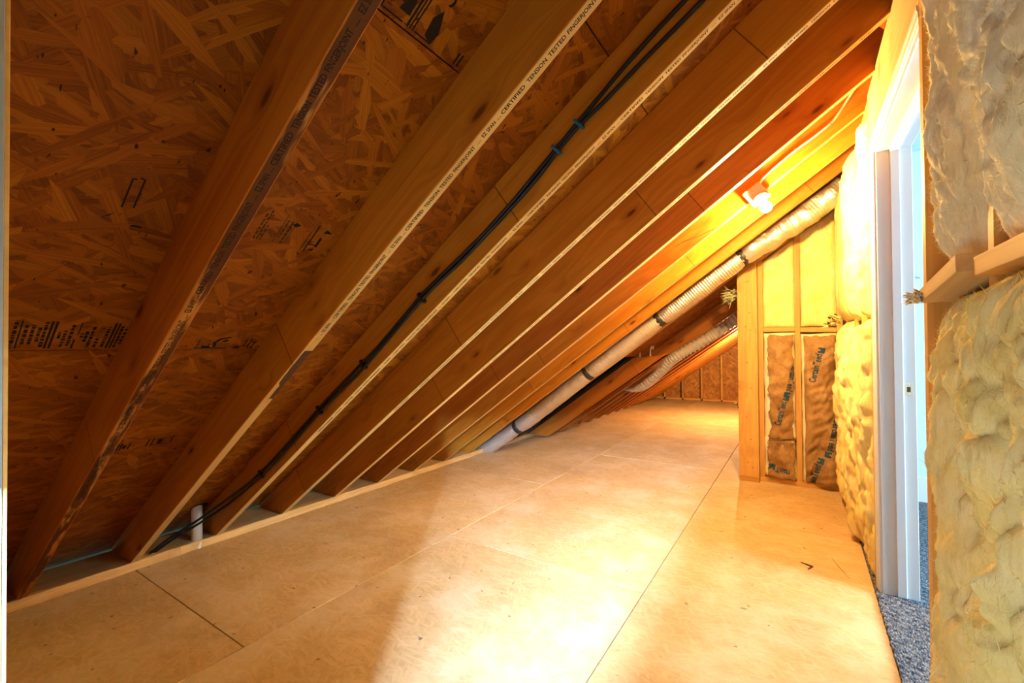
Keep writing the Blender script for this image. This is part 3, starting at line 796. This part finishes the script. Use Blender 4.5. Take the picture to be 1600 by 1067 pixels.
# u runs towards -Y so that (u, v, n) stays right-handed on the right wall
def rbatt(y1, y0, z0, z1, depth, bulge, seed, mat, label, group=None, face=KX, fuzz=0, **kw):
    o = batt('insulation_batt', (face, y1, z0), (0, -1, 0), ZU, XN, y1-y0, z1-z0, depth, bulge, seed, mat, **kw)
    tag(o, label, 'insulation', group)
    if fuzz: fibers(o, fuzz, seed, mat)
    return o
GR = 'fiberglass batts in the knee wall'
rbatt(1.618, 1.278, 1.350, 2.36, 0.02, 0.078, 1, FIB_PALE, 'pale upper fiberglass batt directly right of the doorway, round bottom end', GR, res=0.0065, lump=0.022, rough=0.014, power=2.2, fine=0.009, fuzz=16000, face=0.343)
rbatt(1.618, 1.278, 0.015, 1.285, 0.02, 0.070, 2, FIB_Y, 'ragged lower fiberglass batt directly right of the doorway, torn corner at its top', GR, res=0.0065, lump=0.034, rough=0.022, power=2.4, fine=0.009, fuzz=18000, face=0.340)
rbatt(1.240, 0.866, 1.350, 2.36, 0.02, 0.094, 3, FIB_PALE, 'pale upper fiberglass batt second from the doorway, rounded and bright', GR, res=0.006, lump=0.028, rough=0.018, power=2.2, fine=0.009, fuzz=20000, face=0.343)
rbatt(1.240, 0.866, 0.015, 1.300, 0.02, 0.090, 4, FIB_Y, 'deeply furrowed lower fiberglass batt second from the doorway', GR, res=0.006, lump=0.046, rough=0.034, power=2.8, fine=0.009, fuzz=22000, face=0.338)
rbatt(0.830, 0.50, 1.345, 2.36, 0.03, 0.060, 5, FIB_PALE, 'upper fiberglass batt cut by the right picture edge', GR, res=0.012, lump=0.02, face=0.315)
rbatt(0.830, 0.50, 0.015, 1.300, 0.03, 0.060, 6, FIB_Y, 'lower fiberglass batt cut by the right picture edge', GR, res=0.012, lump=0.03, face=0.315)
# far side of the door
rbatt(3.150, 2.790, 1.32, 2.33, 0.05, 0.050, 11, FIB_Y, 'upper fiberglass batt between the door casing and the first stud, loose ruffled face', GR, res=0.012, lump=0.030, rough=0.02, face=0.305)
rbatt(3.150, 2.790, 0.015, 1.30, 0.05, 0.060, 12, FIB_Y, 'torn lower fiberglass batt beside the door casing, peeling off the studs', GR, res=0.010, lump=0.045, rough=0.018, fuzz=9000, face=0.305)
rbatt(3.560, 3.190, 1.32, 2.33, 0.05, 0.085, 13, FIB_Y, 'bulging upper fiberglass batt with a smooth bright face under the lamp', GR, res=0.012, lump=0.012, rough=0.008, face=0.300)
rbatt(3.560, 3.190, 0.015, 1.29, 0.05, 0.085, 14, FIB_Y, 'thick ragged lower fiberglass batt in the middle bay past the door', GR, res=0.010, lump=0.052, rough=0.018, fuzz=9000, face=0.300)
rbatt(4.36, 3.600, 1.34, 2.30, 0.05, 0.085, 15, FIB_Y, 'rounded upper fiberglass batt in the corner by the end wall', GR, res=0.014, lump=0.010, rough=0.006, face=0.300)
rbatt(4.30, 3.600, 0.015, 1.335, 0.05, 0.085, 16, FIB_Y, 'ragged lower fiberglass batt in the corner by the end wall, frayed flap on top', GR, res=0.012, lump=0.045, rough=0.015, fuzz=5000, face=0.300)
# frayed tufts
def tuft(loc, size, seed, mat, label, n=60, aim=(-1, 0, 0.3)):
    rg = random.Random(seed); vs_, fs = [], []
    for i in range(n):
        d = (Vector(aim)*1.2 + Vector((rg.uniform(-1, 1), rg.uniform(-1, 1), rg.uniform(-1, 1)))*0.8).normalized()
        s = d.orthogonal().normalized(); q = d.cross(s); L = size*rg.uniform(0.35, 0.9); wd = size*rg.uniform(0.025, 0.10)
        b = len(vs_); p = Vector((rg.uniform(-.3, .3), rg.uniform(-.3, .3), rg.uniform(-.3, .3)))*size
        vs_ += [p+s*wd, p+q*wd, p-s*wd, p-q*wd, p+d*L*0.6+s*wd*0.8, p+d*L*0.6-s*wd*0.6+q*wd*0.3, p+d*L]
        fs += [(b, b+1, b+4), (b+1, b+2, b+5), (b+1, b+5, b+4), (b+2, b+3, b+5), (b+3, b, b+4), (b+3, b+4, b+5), (b+4, b+5, b+6), (b, b+3, b+2, b+1)]
    o = link('insulation_tuft', mesh('tuft', vs_, fs, True), mat); o.location = loc; tag(o, label, 'insulation'); return o
tuft((0.262, 1.60, 1.295), 0.045, 3, FIB_PALE, 'torn white tuft sticking out of the batt edge into the doorway', aim=(-0.4, 0.9, 0.2))
tuft((0.215, 4.02, 1.345), 0.10, 5, FIB_Y, 'frayed yellow flap of fiberglass sticking out beside the kraft paper batts', aim=(-1, -0.2, 0.0), n=80)
tuft((-0.50, 4.47, 1.63), 0.15, 7, FIB_GREEN, 'greenish scrap of insulation poking out left of the post top', aim=(-0.8, 0.0, -0.3), n=70)
tuft((-0.475, 4.55, 0.62), 0.07, 8, FIB_Y, 'scrap of yellow insulation behind the left edge of the post', aim=(-0.5, 0, 0.5), n=60)

# ------------------------------------------------------------------ end wall (partition facing the camera)
EY = 4.395            # camera-side face of the studs
o = box('wall_front', -0.40, 0.38, EY+0.0895, EY+0.10, 0, 2.42, PLASTER); tag(o, kind='structure')
def estud(x0, x1, z1, label, y0=EY, y1=EY+0.089, z0=0.038, mat=None, name='stud'):
    bm = bmesh.new(); L = z1-z0
    zt = (x1-x0)*TP
    v = [bm.verts.new(c) for c in ((0, 0, 0), (0, x1-x0, 0), (0, 0, y1-y0), (0, x1-x0, y1-y0), (L-zt, 0, 0), (L, x1-x0, 0), (L-zt, 0, y1-y0), (L, x1-x0, y1-y0))]
    for q in ((0, 1, 3, 2), (4, 6, 7, 5), (0, 4, 5, 1), (2, 3, 7, 6), (0, 2, 6, 4), (1, 5, 7, 3)): bm.faces.new([v[i] for i in q])
    mw = Matrix(((0, 1, 0, x0), (0, 0, 1, y0), (1, 0, 0, z0), (0, 0, 0, 1)))
    o = link(name, bm_mesh(bm, 0.002), mat or W_STUD); o.matrix_world = mw; tag(o, label, 'stud' if name == 'stud' else 'post'); return o
def ztop(x): return zroof(x)-0.071
pp = estud(-0.470, -0.318, 1.875, 'wide pale post at the open end of the end wall, slanted top', y0=4.335, y1=4.373, z0=0.04, name='post', mat=W_STUD)
for (dx, z) in ((-0.055, 1.72), (-0.035, 1.72), (-0.03, 1.45), (-0.06, 1.33), (-0.02, 1.30), (-0.05, 1.02), (-0.025, 0.80), (-0.06, 0.55), (-0.03, 0.36), (-0.055, 0.16), (-0.02, 0.12)):
    q = link('nail', tube_mesh([(z-0.04, 0.152+dx-0.03, -0.0016), (z-0.04, 0.152+dx-0.03, 0.002)], 0.0042, 7), DARK, pp)
o = box('post_block', -0.470, -0.318, 4.333, 4.373, 0.0, 0.039, W_STUD, bevel=0.002); tag(o, 'short wood block under the foot of the wide post', 'block')
estud(-0.470, -0.330, 1.90, 'stud hidden behind the wide post at the end wall', y0=4.375, y1=4.462)
estud(-0.316, -0.279, ztop(-0.279), 'narrow stud right beside the wide post')
estud(-0.048, -0.008, ztop(-0.008), 'middle stud between the two kraft-faced batts')
estud(0.236, 0.274, ztop(0.274), 'stud in the inner corner of the end wall')
o = lumber('bottom_plate', (-0.317, EY+0.0445, 0.019), (0.274, EY+0.0445, 0.019), 0.089, 0.038, (0, 0, 1), W_STUD); tag(o, 'bottom plate of the end wall under the kraft-faced batts', 'plate')
for (a, b, lab) in ((-0.278, -0.049, 'short horizontal block above the left kraft-faced batt'), (-0.007, 0.235, 'short horizontal block above the right kraft-faced batt')):
    o = lumber('blocking', (a, EY+0.0445, 1.302 if a < -0.1 else 1.296), (b, EY+0.0445, 1.302 if a < -0.1 else 1.290), 0.089, 0.038, (0, 0, 1), W_STUD); tag(o, lab, 'blocking')
zs = zroof(-0.318)-0.035
o = lumber('sloped_plate', (-0.47, EY+0.03, zroof(-0.47)-0.045), (0.30, EY+0.03, zroof(0.30)-0.045), 0.089, 0.038, (-SA, 0, CA), W_STUD); tag(o, 'sloping top plate of the end wall under the duct', 'plate')
# upper batts (bare fibreglass), tops cut to the slope
def ubatt(x0, x1, seed, label):
    def prof(s, t): return 1.0
    z1a = zroof(x0)-0.075
    o = batt('insulation_batt', (x0, EY+0.03, 1.322), (1, 0, 0), ZU, YN, x1-x0, z1a-1.322, 0.055, 0.034, seed, FIB_Y, res=0.012, rough=0.012, lump=0.012, fine=0.004, ragged=0.006, power=5)
    # shear the top to follow the roof slope
    me = o.data
    for v in me.vertices:
        t = max(0.0, min(1.0, (v.co.z)/(z1a-1.322))); v.co.z += t*t*(v.co.x+(x1-x0)/2)*TP
    tag(o, label, 'insulation'); return o
ubatt(-0.281, -0.046, 21, 'unfaced yellow batt in the upper left bay of the end wall')
ubatt(-0.010, 0.238, 22, 'unfaced yellow batt in the upper right bay of the end wall')

# kraft-faced batts: crumpled paper over a frayed fibreglass body
def tri(x): return abs((x % 1.0)-0.5)*2
def crumple(x, z, seed):
    h = 0.0; rg = random.Random(seed*31)
    for k in range(7):
        a = rg.uniform(0, PI); f = rg.uniform(2.0, 5.5)*(1+0.35*k); ph = rg.uniform(0, 1)
        wx = 0.06*noise.noise((x*6, z*4, seed+k))
        h += (1.0/(1+0.6*k))*(tri((x*math.cos(a)+z*math.sin(a)+wx)*f+ph)-0.5)
    return h
def kraft(x0, x1, z0, z1, seed, label, bulge=0.05, amp=0.012, prints=(), tear=0.02):
    e = empty('kraft_faced_batt', ((x0+x1)/2, EY, z0)); tag(e, label, 'insulation', 'kraft-faced batts in the end wall')
    body = batt('fiberglass_body', (x0, EY+0.03, z0), (1, 0, 0), ZU, YN, x1-x0, z1-z0, 0.055, 0.030+bulge*0.35, seed, FIB_PALE, res=0.014, rough=0.012, lump=0.010, parent=e, power=6)
    nu, nv = int((x1-x0)/0.008), int((z1-z0)/0.010)
    def surf(x, z):
        s = (x-x0)/(x1-x0); t = (z-z0)/(z1-z0)
        es = 1-abs(2*s-1)**3.5; et = 1-abs(2*t-1)**9
        return EY - 0.012 - bulge*(max(es, 0)**0.7)*(max(et, 0)**0.5) - amp*crumple(x, z, seed)*min(1, 4*max(es, 0)+0.25) - 0.006*fbm((x*30, z*18, seed), 3)
    vs_, fs = [], []
    for j in range(nv+1):
        t = j/nv
        xl = x0+0.010+tear*(0.4+1.2*abs(fbm((t*4, seed, 0), 3))); xr = x1-0.006-tear*0.8*abs(fbm((t*4, seed, 7), 3))
        for i in range(nu+1):
            x = xl+(xr-xl)*i/nu; z = z0+0.008+(z1-z0-0.030)*t + 0.02*fbm((x*12, seed, j == nv), 2)*(t if t > 0.9 else 0)
            vs_.append(Vector((x, surf(x, z), z)))
    W = nu+1
    for j in range(nv):
        for i in range(nu): fs.append((j*W+i, j*W+i+1, (j+1)*W+i+1, (j+1)*W+i))
    ring = [i for i in range(W)] + [j*W+nu for j in range(1, nv+1)] + [nv*W+i for i in range(nu-1, -1, -1)] + [j*W for j in range(nv-1, 0, -1)]
    b = len(vs_); m = len(ring)
    for r in ring: vs_.append(vs_[r]+Vector((0, 0.012, 0)))
    for k in range(m): fs.append((ring[k], ring[(k+1) % m], b+(k+1) % m, b+k))
    pap = link('paper_facing', mesh('paper', [q-Vector(e.location) for q in vs_], fs, True), KRAFT, e)
    for (a, c, txt, flip) in prints:
        p = Print()
        a, c = Vector((a[0], 0, a[1])), Vector((c[0], 0, c[1])); d = c-a; L = d.length; ex = d.normalized(); ey = Vector((-ex.z, 0, ex.x))
        def put(lx, ly, ex=ex, ey=ey, a=a):
            q = a+ex*lx+ey*ly; xx = min(max(q.x, x0+0.012), x1-0.008); zz = min(max(q.z, z0+0.012), z1-0.03)
            return Vector((xx, surf(xx, zz)-0.0028, zz)) - Vector(e.location)
        me = text_mesh(txt, 0.066, bold=0.0018); wx = max(v.co.x for v in me.vertices)
        # split long edges so the letters follow the creases
        bm = bmesh.new(); bm.from_mesh(me)
        bmesh.ops.triangulate(bm, faces=bm.faces[:]); bm.to_mesh(me); bm.free()
        lg = 0.045; k = (L-lg-0.008)/wx
        p.add(me, lambda x, y: put(x*k, y-0.02)); bpy.data.meshes.remove(me)
        s0 = L-lg
        q = [(s0, -0.018), (s0+lg, -0.018), (s0+lg, 0.027), (s0, 0.027)]
        b = len(p.v); g = 3
        for jj in range(g+1):
            for ii in range(g+1): p.v.append(put(s0+lg*ii/g, -0.018+0.045*jj/g))
        for jj in range(g):
            for ii in range(g):
                if (ii, jj) == (1, 2): continue
                p.f.append((b+jj*(g+1)+ii, b+jj*(g+1)+ii+1, b+(jj+1)*(g+1)+ii+1, b+(jj+1)*(g+1)+ii))
        p.build('lettering', BLUE_INK, pap)
    return e
kraft(-0.279, -0.050, 0.375, 1.275, 1, 'tall crumpled kraft-paper batt in the left bay of the end wall, blue lettering', bulge=0.050, amp=0.032,
      prints=[((-0.165, 0.50), (-0.105, 0.752), 'CertainTeed', 0), ((-0.060, 1.02), (-0.118, 0.735), 'CertainTeed', 0)], tear=0.045)
kraft(-0.279, -0.050, 0.042, 0.385, 2, 'short kraft-paper batt at the floor in the left bay of the end wall', bulge=0.055, amp=0.040,
      prints=[((-0.095, 0.125), (-0.245, 0.155), 'rtainT', 0)], tear=0.03)
kraft(-0.006, 0.236, 0.030, 1.265, 3, 'full-height creased kraft-paper batt in the right bay of the end wall, several blue prints', bulge=0.062, amp=0.034,
      prints=[((0.078, 0.865), (0.140, 1.145), 'CertainTeed', 0), ((0.214, 0.585), (0.155, 0.275), 'CertainTeed', 0), ((0.066, 0.045), (0.124, 0.262), 'ainTeed', 0)], tear=0.014)

# ------------------------------------------------------------------ lamp, box and white cable
R6 = ry(6)-0.038      # near face of the rafter that carries the lamp
lamp = empty('bulb_lamp', (-0.208, R6, 2.030)); tag(lamp, 'lit bare bulb hanging under a square box on a rafter edge', 'lamp')
bm = bmesh.new(); box_bm(bm, -0.052, 0.052, -0.032, 0.0, -0.052, 0.052)
bx = link('junction_box', bm_mesh(bm, 0.004), BOXM, lamp); bx.rotation_euler = (0, -ALPHA, 0)
for s_ in (-0.035, 0.035):
    q = link('screw', tube_mesh([(s_, -0.034, 0), (s_, -0.031, 0)], 0.004, 8), STEEL, bx)
ax = Vector((0.35, -0.40, -0.85)).normalized()
hc = Vector((0.022, -0.030, -0.022))
me = tube_mesh([hc, hc+ax*0.012, hc+ax*0.014, hc+ax*0.040], [0.038, 0.038, 0.028, 0.020], 20)
link('lamp_holder', me, PORC, lamp)
bc = hc+ax*0.078; vs_, fs = [], []
sd = ax.orthogonal().normalized(); tq = ax.cross(sd)
prof = [(-0.045, 0.012), (-0.036, 0.014), (-0.022, 0.021), (-0.008, 0.028), (0.006, 0.030), (0.018, 0.026), (0.027, 0.017), (0.0305, 0.006)]
for (a, r) in prof:
    for k in range(16): vs_.append(bc+ax*a+(sd*math.cos(k*PI/8)+tq*math.sin(k*PI/8))*r)
for i in range(len(prof)-1):
    for k in range(16): fs.append((i*16+k, i*16+(k+1) % 16, (i+1)*16+(k+1) % 16, (i+1)*16+k))
fs += [tuple(range(16))[::-1], tuple((len(prof)-1)*16+k for k in range(16))]
link('bulb', mesh('bulb', vs_, fs, True), BULBM, lamp)
# white cable
yc = R6-0.006
pts = [(0.31, yc-0.01, 2.537), (0.273, yc-0.012, 2.527), (0.244, yc-0.008, 2.492), (0.210, yc, 2.439), (0.177, yc, 2.388), (0.141, yc, 2.347), (0.064, yc, 2.292), (-0.025, yc, 2.237), (-0.117, yc, 2.169), (-0.172, yc-0.004, 2.120), (-0.192, yc-0.012, 2.085)]
o = link('white_cable', tube_mesh(smooth_path(pts, 6), 0.0062, 8), ROMEX); tag(o, 'white electric cable stapled along the lit rafter down to the lamp box', 'cable')
def staple(loc, sx, par):
    bm = bmesh.new(); box_bm(bm, -sx, sx, -0.008, 0.006, -0.010, 0.010); s_ = link('staple', bm_mesh(bm, 0.001), STEEL, par); s_.location = loc
staple((0.141, yc, 2.347), 0.002, o); staple((-0.02, yc, 2.241), 0.002, o)

# ------------------------------------------------------------------ black cables on the third rafter
R2 = ry(2)-0.038
base = [(-0.232, 2.106), (-0.381, 2.003), (-0.489, 1.926), (-0.573, 1.862), (-0.652, 1.801), (-0.724, 1.734), (-0.825, 1.657), (-0.934, 1.574), (-1.052, 1.496), (-1.231, 1.379), (-1.471, 1.194), (-1.637, 1.069), (-1.918, 0.880), (-2.305, 0.587), (-2.563, 0.423)]
tail = [(-2.76, R2-0.03, 0.300), (-2.90, 1.17, 0.190), (-2.98, 1.05, 0.105), (-3.03, 0.985, 0.045)]
rg = random.Random(2)
cables = []
for c in range(2):
    pts = [(0.3, R2-0.010, 2.46 - 0.035*c), (0.03, R2-0.010, 2.285-0.03*c)]
    spread = [0.022, 0.020, 0.014, 0.005, 0.004, 0.008, 0.006, 0.005, 0.007, 0.006, 0.007, 0.012, 0.008, 0.012, 0.010]
    for i, (x, z) in enumerate(base):
        s = (spread[i]+0.002)*(1 if c == 0 else -1)
        pts.append((x, R2-0.009-0.004*(i % 2), z+s))
    for i, q in enumerate(tail):
        s = 0.012*(1 if c == 0 else -1)
        pts.append((q[0], q[1]+(0.015*(c-0.5)), q[2]+s*(1-i/4)))
    o = link('black_cable', tube_mesh(smooth_path(pts, 5), 0.0068, 8), BLACK); cables.append(o)
    tag(o, ('upper' if c == 0 else 'lower') + ' of the two black cables clipped along the third rafter', 'cable', 'black cables along the third rafter')
for (x, z) in ((-0.573, 1.862), (-0.652, 1.801)):
    bm = bmesh.new(); box_bm(bm, -0.005, 0.005, -0.020, 0.004, -0.020, 0.020)
    s_ = link('cable_tie', bm_mesh(bm, 0.002), TIE, cables[0]); s_.location = (x, R2-0.004, z); s_.rotation_euler = (0, -0.75, 0)
for (x, z) in ((-1.25, 1.366), (-1.60, 1.10), (-1.92, 0.878), (-2.44, 0.50)):
    bm = bmesh.new(); box_bm(bm, -0.007, 0.007, -0.018, 0.006, -0.022, 0.022)
    s_ = link('cable_clip', bm_mesh(bm, 0.002), BLACK, cables[0]); s_.location = (x, R2-0.004, z); s_.rotation_euler = (0, -0.62, 0)

# ------------------------------------------------------------------ vent pipe at the eave
pipe = empty('vent_pipe', (-3.022, 1.20, 0.045)); tag(pipe, 'short cream plastic pipe standing on the eave plate below the black cables', 'pipe')
link('pipe_wall', tube_mesh([(0, 0, -0.03), (0, 0, 0.10), (0, 0, 0.24)], 0.0285, 20), PVC, pipe)
me = tube_mesh([(0.0, 0, 0.160), (0.004, 0, 0.166)], 0.052, 16)
hole = link('hole_edge', tube_mesh([(0.006, 0.012, 0.188), (0, 0.012, 0.196)], 0.044, 16), simple('pipe_hole', (0.02, 0.015, 0.012), 0.9), pipe); hole.rotation_euler = (0, 0, 0)
rgf = random.Random(12); vs_, fs = [], []
foam = batt('foam', (0.022, -0.03, -0.045), (0, 1, 0), ZU, Vector((1, 0, 0)), 0.03, 0.045, 0.012, 0.018, 33, simple('white_foam', (0.82, 0.78, 0.66), 0.8), res=0.004, lump=0.01, rough=0.01)
foam.parent = pipe; foam.location = (0.024, -0.005, -0.045)


# ------------------------------------------------------------------ silver flexible duct
duct = empty('silver_duct', (-2.95, 4.03, 0.10)); tag(duct, 'long silver flexible duct strapped under the rafters up to the knee wall', 'duct')
DP = [(-3.06, 4.05, -0.005), (-2.88, 4.04, 0.095), (-2.62, 4.035, 0.275), (-2.43, 4.030, 0.405), (-1.72, 4.035, 0.935), (-1.06, 4.035, 1.415), (-0.40, 4.030, 1.888), (-0.16, 4.025, 2.040), (0.06, 4.02, 2.170), (0.27, 4.00, 2.330)]
straps = [(-2.55, 4.03, 0.322), (-1.745, 4.03, 0.922), (-1.06, 4.03, 1.414), (-0.395, 4.03, 1.890)]
path = smooth_path(DP, 60)
def seg_idx(x):
    return min(range(len(path)), key=lambda i: abs(path[i].x-x))
cuts = [0]+[seg_idx(s[0]) for s in straps]+[len(path)-1]
rad0 = [0.074, 0.083, 0.084, 0.084, 0.090]
for si in range(5):
    a, b = cuts[si], cuts[si+1]; seg = path[a:b+1]; n = len(seg)
    L = sum((seg[i+1]-seg[i]).length for i in range(n-1))
    m = max(20, int(L/0.0055)); pts, rr = [], []
    # resample
    acc = [0]
    for i in range(n-1): acc.append(acc[-1]+(seg[i+1]-seg[i]).length)
    j = 0
    for q in range(m+1):
        t = L*q/m
        while j < n-2 and acc[j+1] < t: j += 1
        f = (t-acc[j])/max(1e-6, acc[j+1]-acc[j]); pts.append(seg[j].lerp(seg[j+1], min(1, max(0, f))))
        ee = 1.0
        if si > 0: ee *= 0.80+0.20*min(1, (t/0.10))**0.6
        if si < 4: ee *= 0.80+0.20*min(1, ((L-t)/0.10))**0.6
        rib = 0.0022*math.sin(t*2*PI/0.021)
        rr.append(rad0[si]*ee + (rib if si < 4 else rib*0.4))
    nn = 28; me = tube_mesh([p-Vector(duct.location) for p in pts], rr, nn)
    cr = (0.004, 0.004, 0.003, 0.005, 0.016)[si]
    N = len(pts)
    for i, v in enumerate(me.vertices):
        if i >= N*nn: break
        row = i//nn; c = pts[row]-Vector(duct.location); d = (v.co-c); r = d.length
        if r < 1e-6: continue
        q = v.co*9
        near_end = min(row, N-1-row)/N
        gather = 0.004*math.sin((i % nn)*PI*2/nn*9)*max(0, 1-near_end*14) if si else 0
        v.co = c + d*(1 + (cr*fbm(q+Vector((si*5, 0, 0)), 3)+gather)/r)
    link('duct_section', me, FOIL if si >= 3 else FILM, duct)
for s in straps:
    i = seg_idx(s[0]); t = (path[i+1]-path[i-1]).normalized(); c = path[i]-Vector(duct.location)
    link('strap', tube_mesh([c-t*0.028, c-t*0.026, c+t*0.026, c+t*0.028], [0.066, 0.0765, 0.0765, 0.066], 24), TAPE, duct)

# white corrugated hose further back
hp = [(-1.93, 5.62, 0.615), (-1.78, 5.60, 0.625), (-1.60, 5.52, 0.72), (-1.42, 5.42, 0.865), (-1.28, 5.33, 0.995), (-1.15, 5.30, 1.085), (-0.95, 5.36, 1.21), (-0.72, 5.42, 1.37), (-0.55, 5.45, 1.50)]
pth = smooth_path(hp, 40); pts = [pth[0]]
for p in pth[1:]:
    if (p-pts[-1]).length >= 0.0074: pts.append(p)
rr = []
for i in range(len(pts)):
    t = i/len(pts); env = 0.064*min(1, 0.25+t*4)
    rr.append(env*(1.0 if (i//2) % 2 == 0 else 0.80))
o = link('corrugated_hose', tube_mesh(pts, rr, 18), FLEX); tag(o, 'white corrugated hose drooping under the far lower rafters', 'hose')
# two hooks on the level-cut rafter
for i, x in enumerate((-1.515, -1.40)):
    me = tube_mesh(smooth_path([(0, 0, 0), (0.0, 0, 0.06), (0.012, 0, 0.10), (0.03, 0, 0.105), (0.034, 0, 0.075)], 5), 0.009, 8)
    o = link('clip', me, simple('pale_clip_%d' % i, (0.62, 0.60, 0.46), 0.5)); o.location = (x, 4.945, 1.047+(x+1.515)*0.1)
    tag(o, ('left' if i == 0 else 'right') + ' one of two pale clips standing on the level-cut short rafter', 'clip', 'pale clips')

# small debris on the floor
o = link('wood_splinter', tube_mesh([(0.120, 3.02, 0.003), (0.150, 2.90, 0.006), (0.185, 2.78, 0.003)], [0.001, 0.0035, 0.001], 6), W_PALE); tag(o, 'thin pale wood splinter lying on the floor near the door frame', 'splinter')
o = link('wood_chip', tube_mesh([(-0.02, 2.86, 0.003), (0.03, 2.83, 0.005), (0.012, 2.79, 0.003)], [0.002, 0.006, 0.002], 5), DARK); tag(o, 'small dark wood chip on the floor in front of the doorway', 'chip')

# ------------------------------------------------------------------ near end: jamb strip, wall, and a leaf added behind the camera to shape the hall light
o = box('wall_near', -3.6, -0.62, 0.030, 0.0850, 0.0, 2.6, PLASTER); tag(o, kind='structure')
ds = empty('door_jamb', (-0.60, 0.06, 0)); tag(ds, 'white painted door jamb with a bare wood edge at the left picture edge', 'door frame')
part_box('painted_face', -0.62, -0.598, 0.01, 0.0853, 0.0, 2.25, simple('grey_white_paint', (0.34, 0.37, 0.37), 0.7), ds, 0.0003)
part_box('wood_edge', -0.62, -0.5985, 0.0853, 0.0886, 0.0, 2.25, W_STUD, ds, 0.0003)
hall = bmesh.new()
box_bm(hall, -2.4, 4.8, -6.80, -6.78, -0.02, 2.72); box_bm(hall, -2.4, -2.38, -6.8, 0.03, -0.02, 2.72); box_bm(hall, 4.78, 4.8, -6.8, -0.36, -0.02, 2.72)
box_bm(hall, -2.4, 4.8, -6.8, 0.03, 2.7, 2.72); box_bm(hall, -2.4, 4.8, -6.8, 0.03, -0.04, -0.02); box_bm(hall, 0.39, 4.8, -0.38, -0.36, -0.02, 2.72)
box_bm(hall, -2.4, 0.5, -0.14, -0.10, 1.08, 3.2); box_bm(hall, -2.4, -0.62, 0.0, 0.03, 1.08, 3.2)  # unseen low header, shaped to keep the hall light off the rafters
box_bm(hall, 0.29, 0.40, -0.36, -0.10, -0.02, 3.0)
o = link('wall_hall', bm_mesh(hall), simple('hall_absorber', (0.16, 0.13, 0.10), 0.8)); tag(o, kind='structure')  # unseen hall, coloured dark so its walls bounce little light
o = box('slit_blocker', -0.42, 0.29, -0.072, -0.032, 0.005, 1.10, WHITE, bevel=0.003); tag(o, kind='structure'); o.name = 'light_blocker_1'  # unseen leaf, added to narrow the hall light to a slit
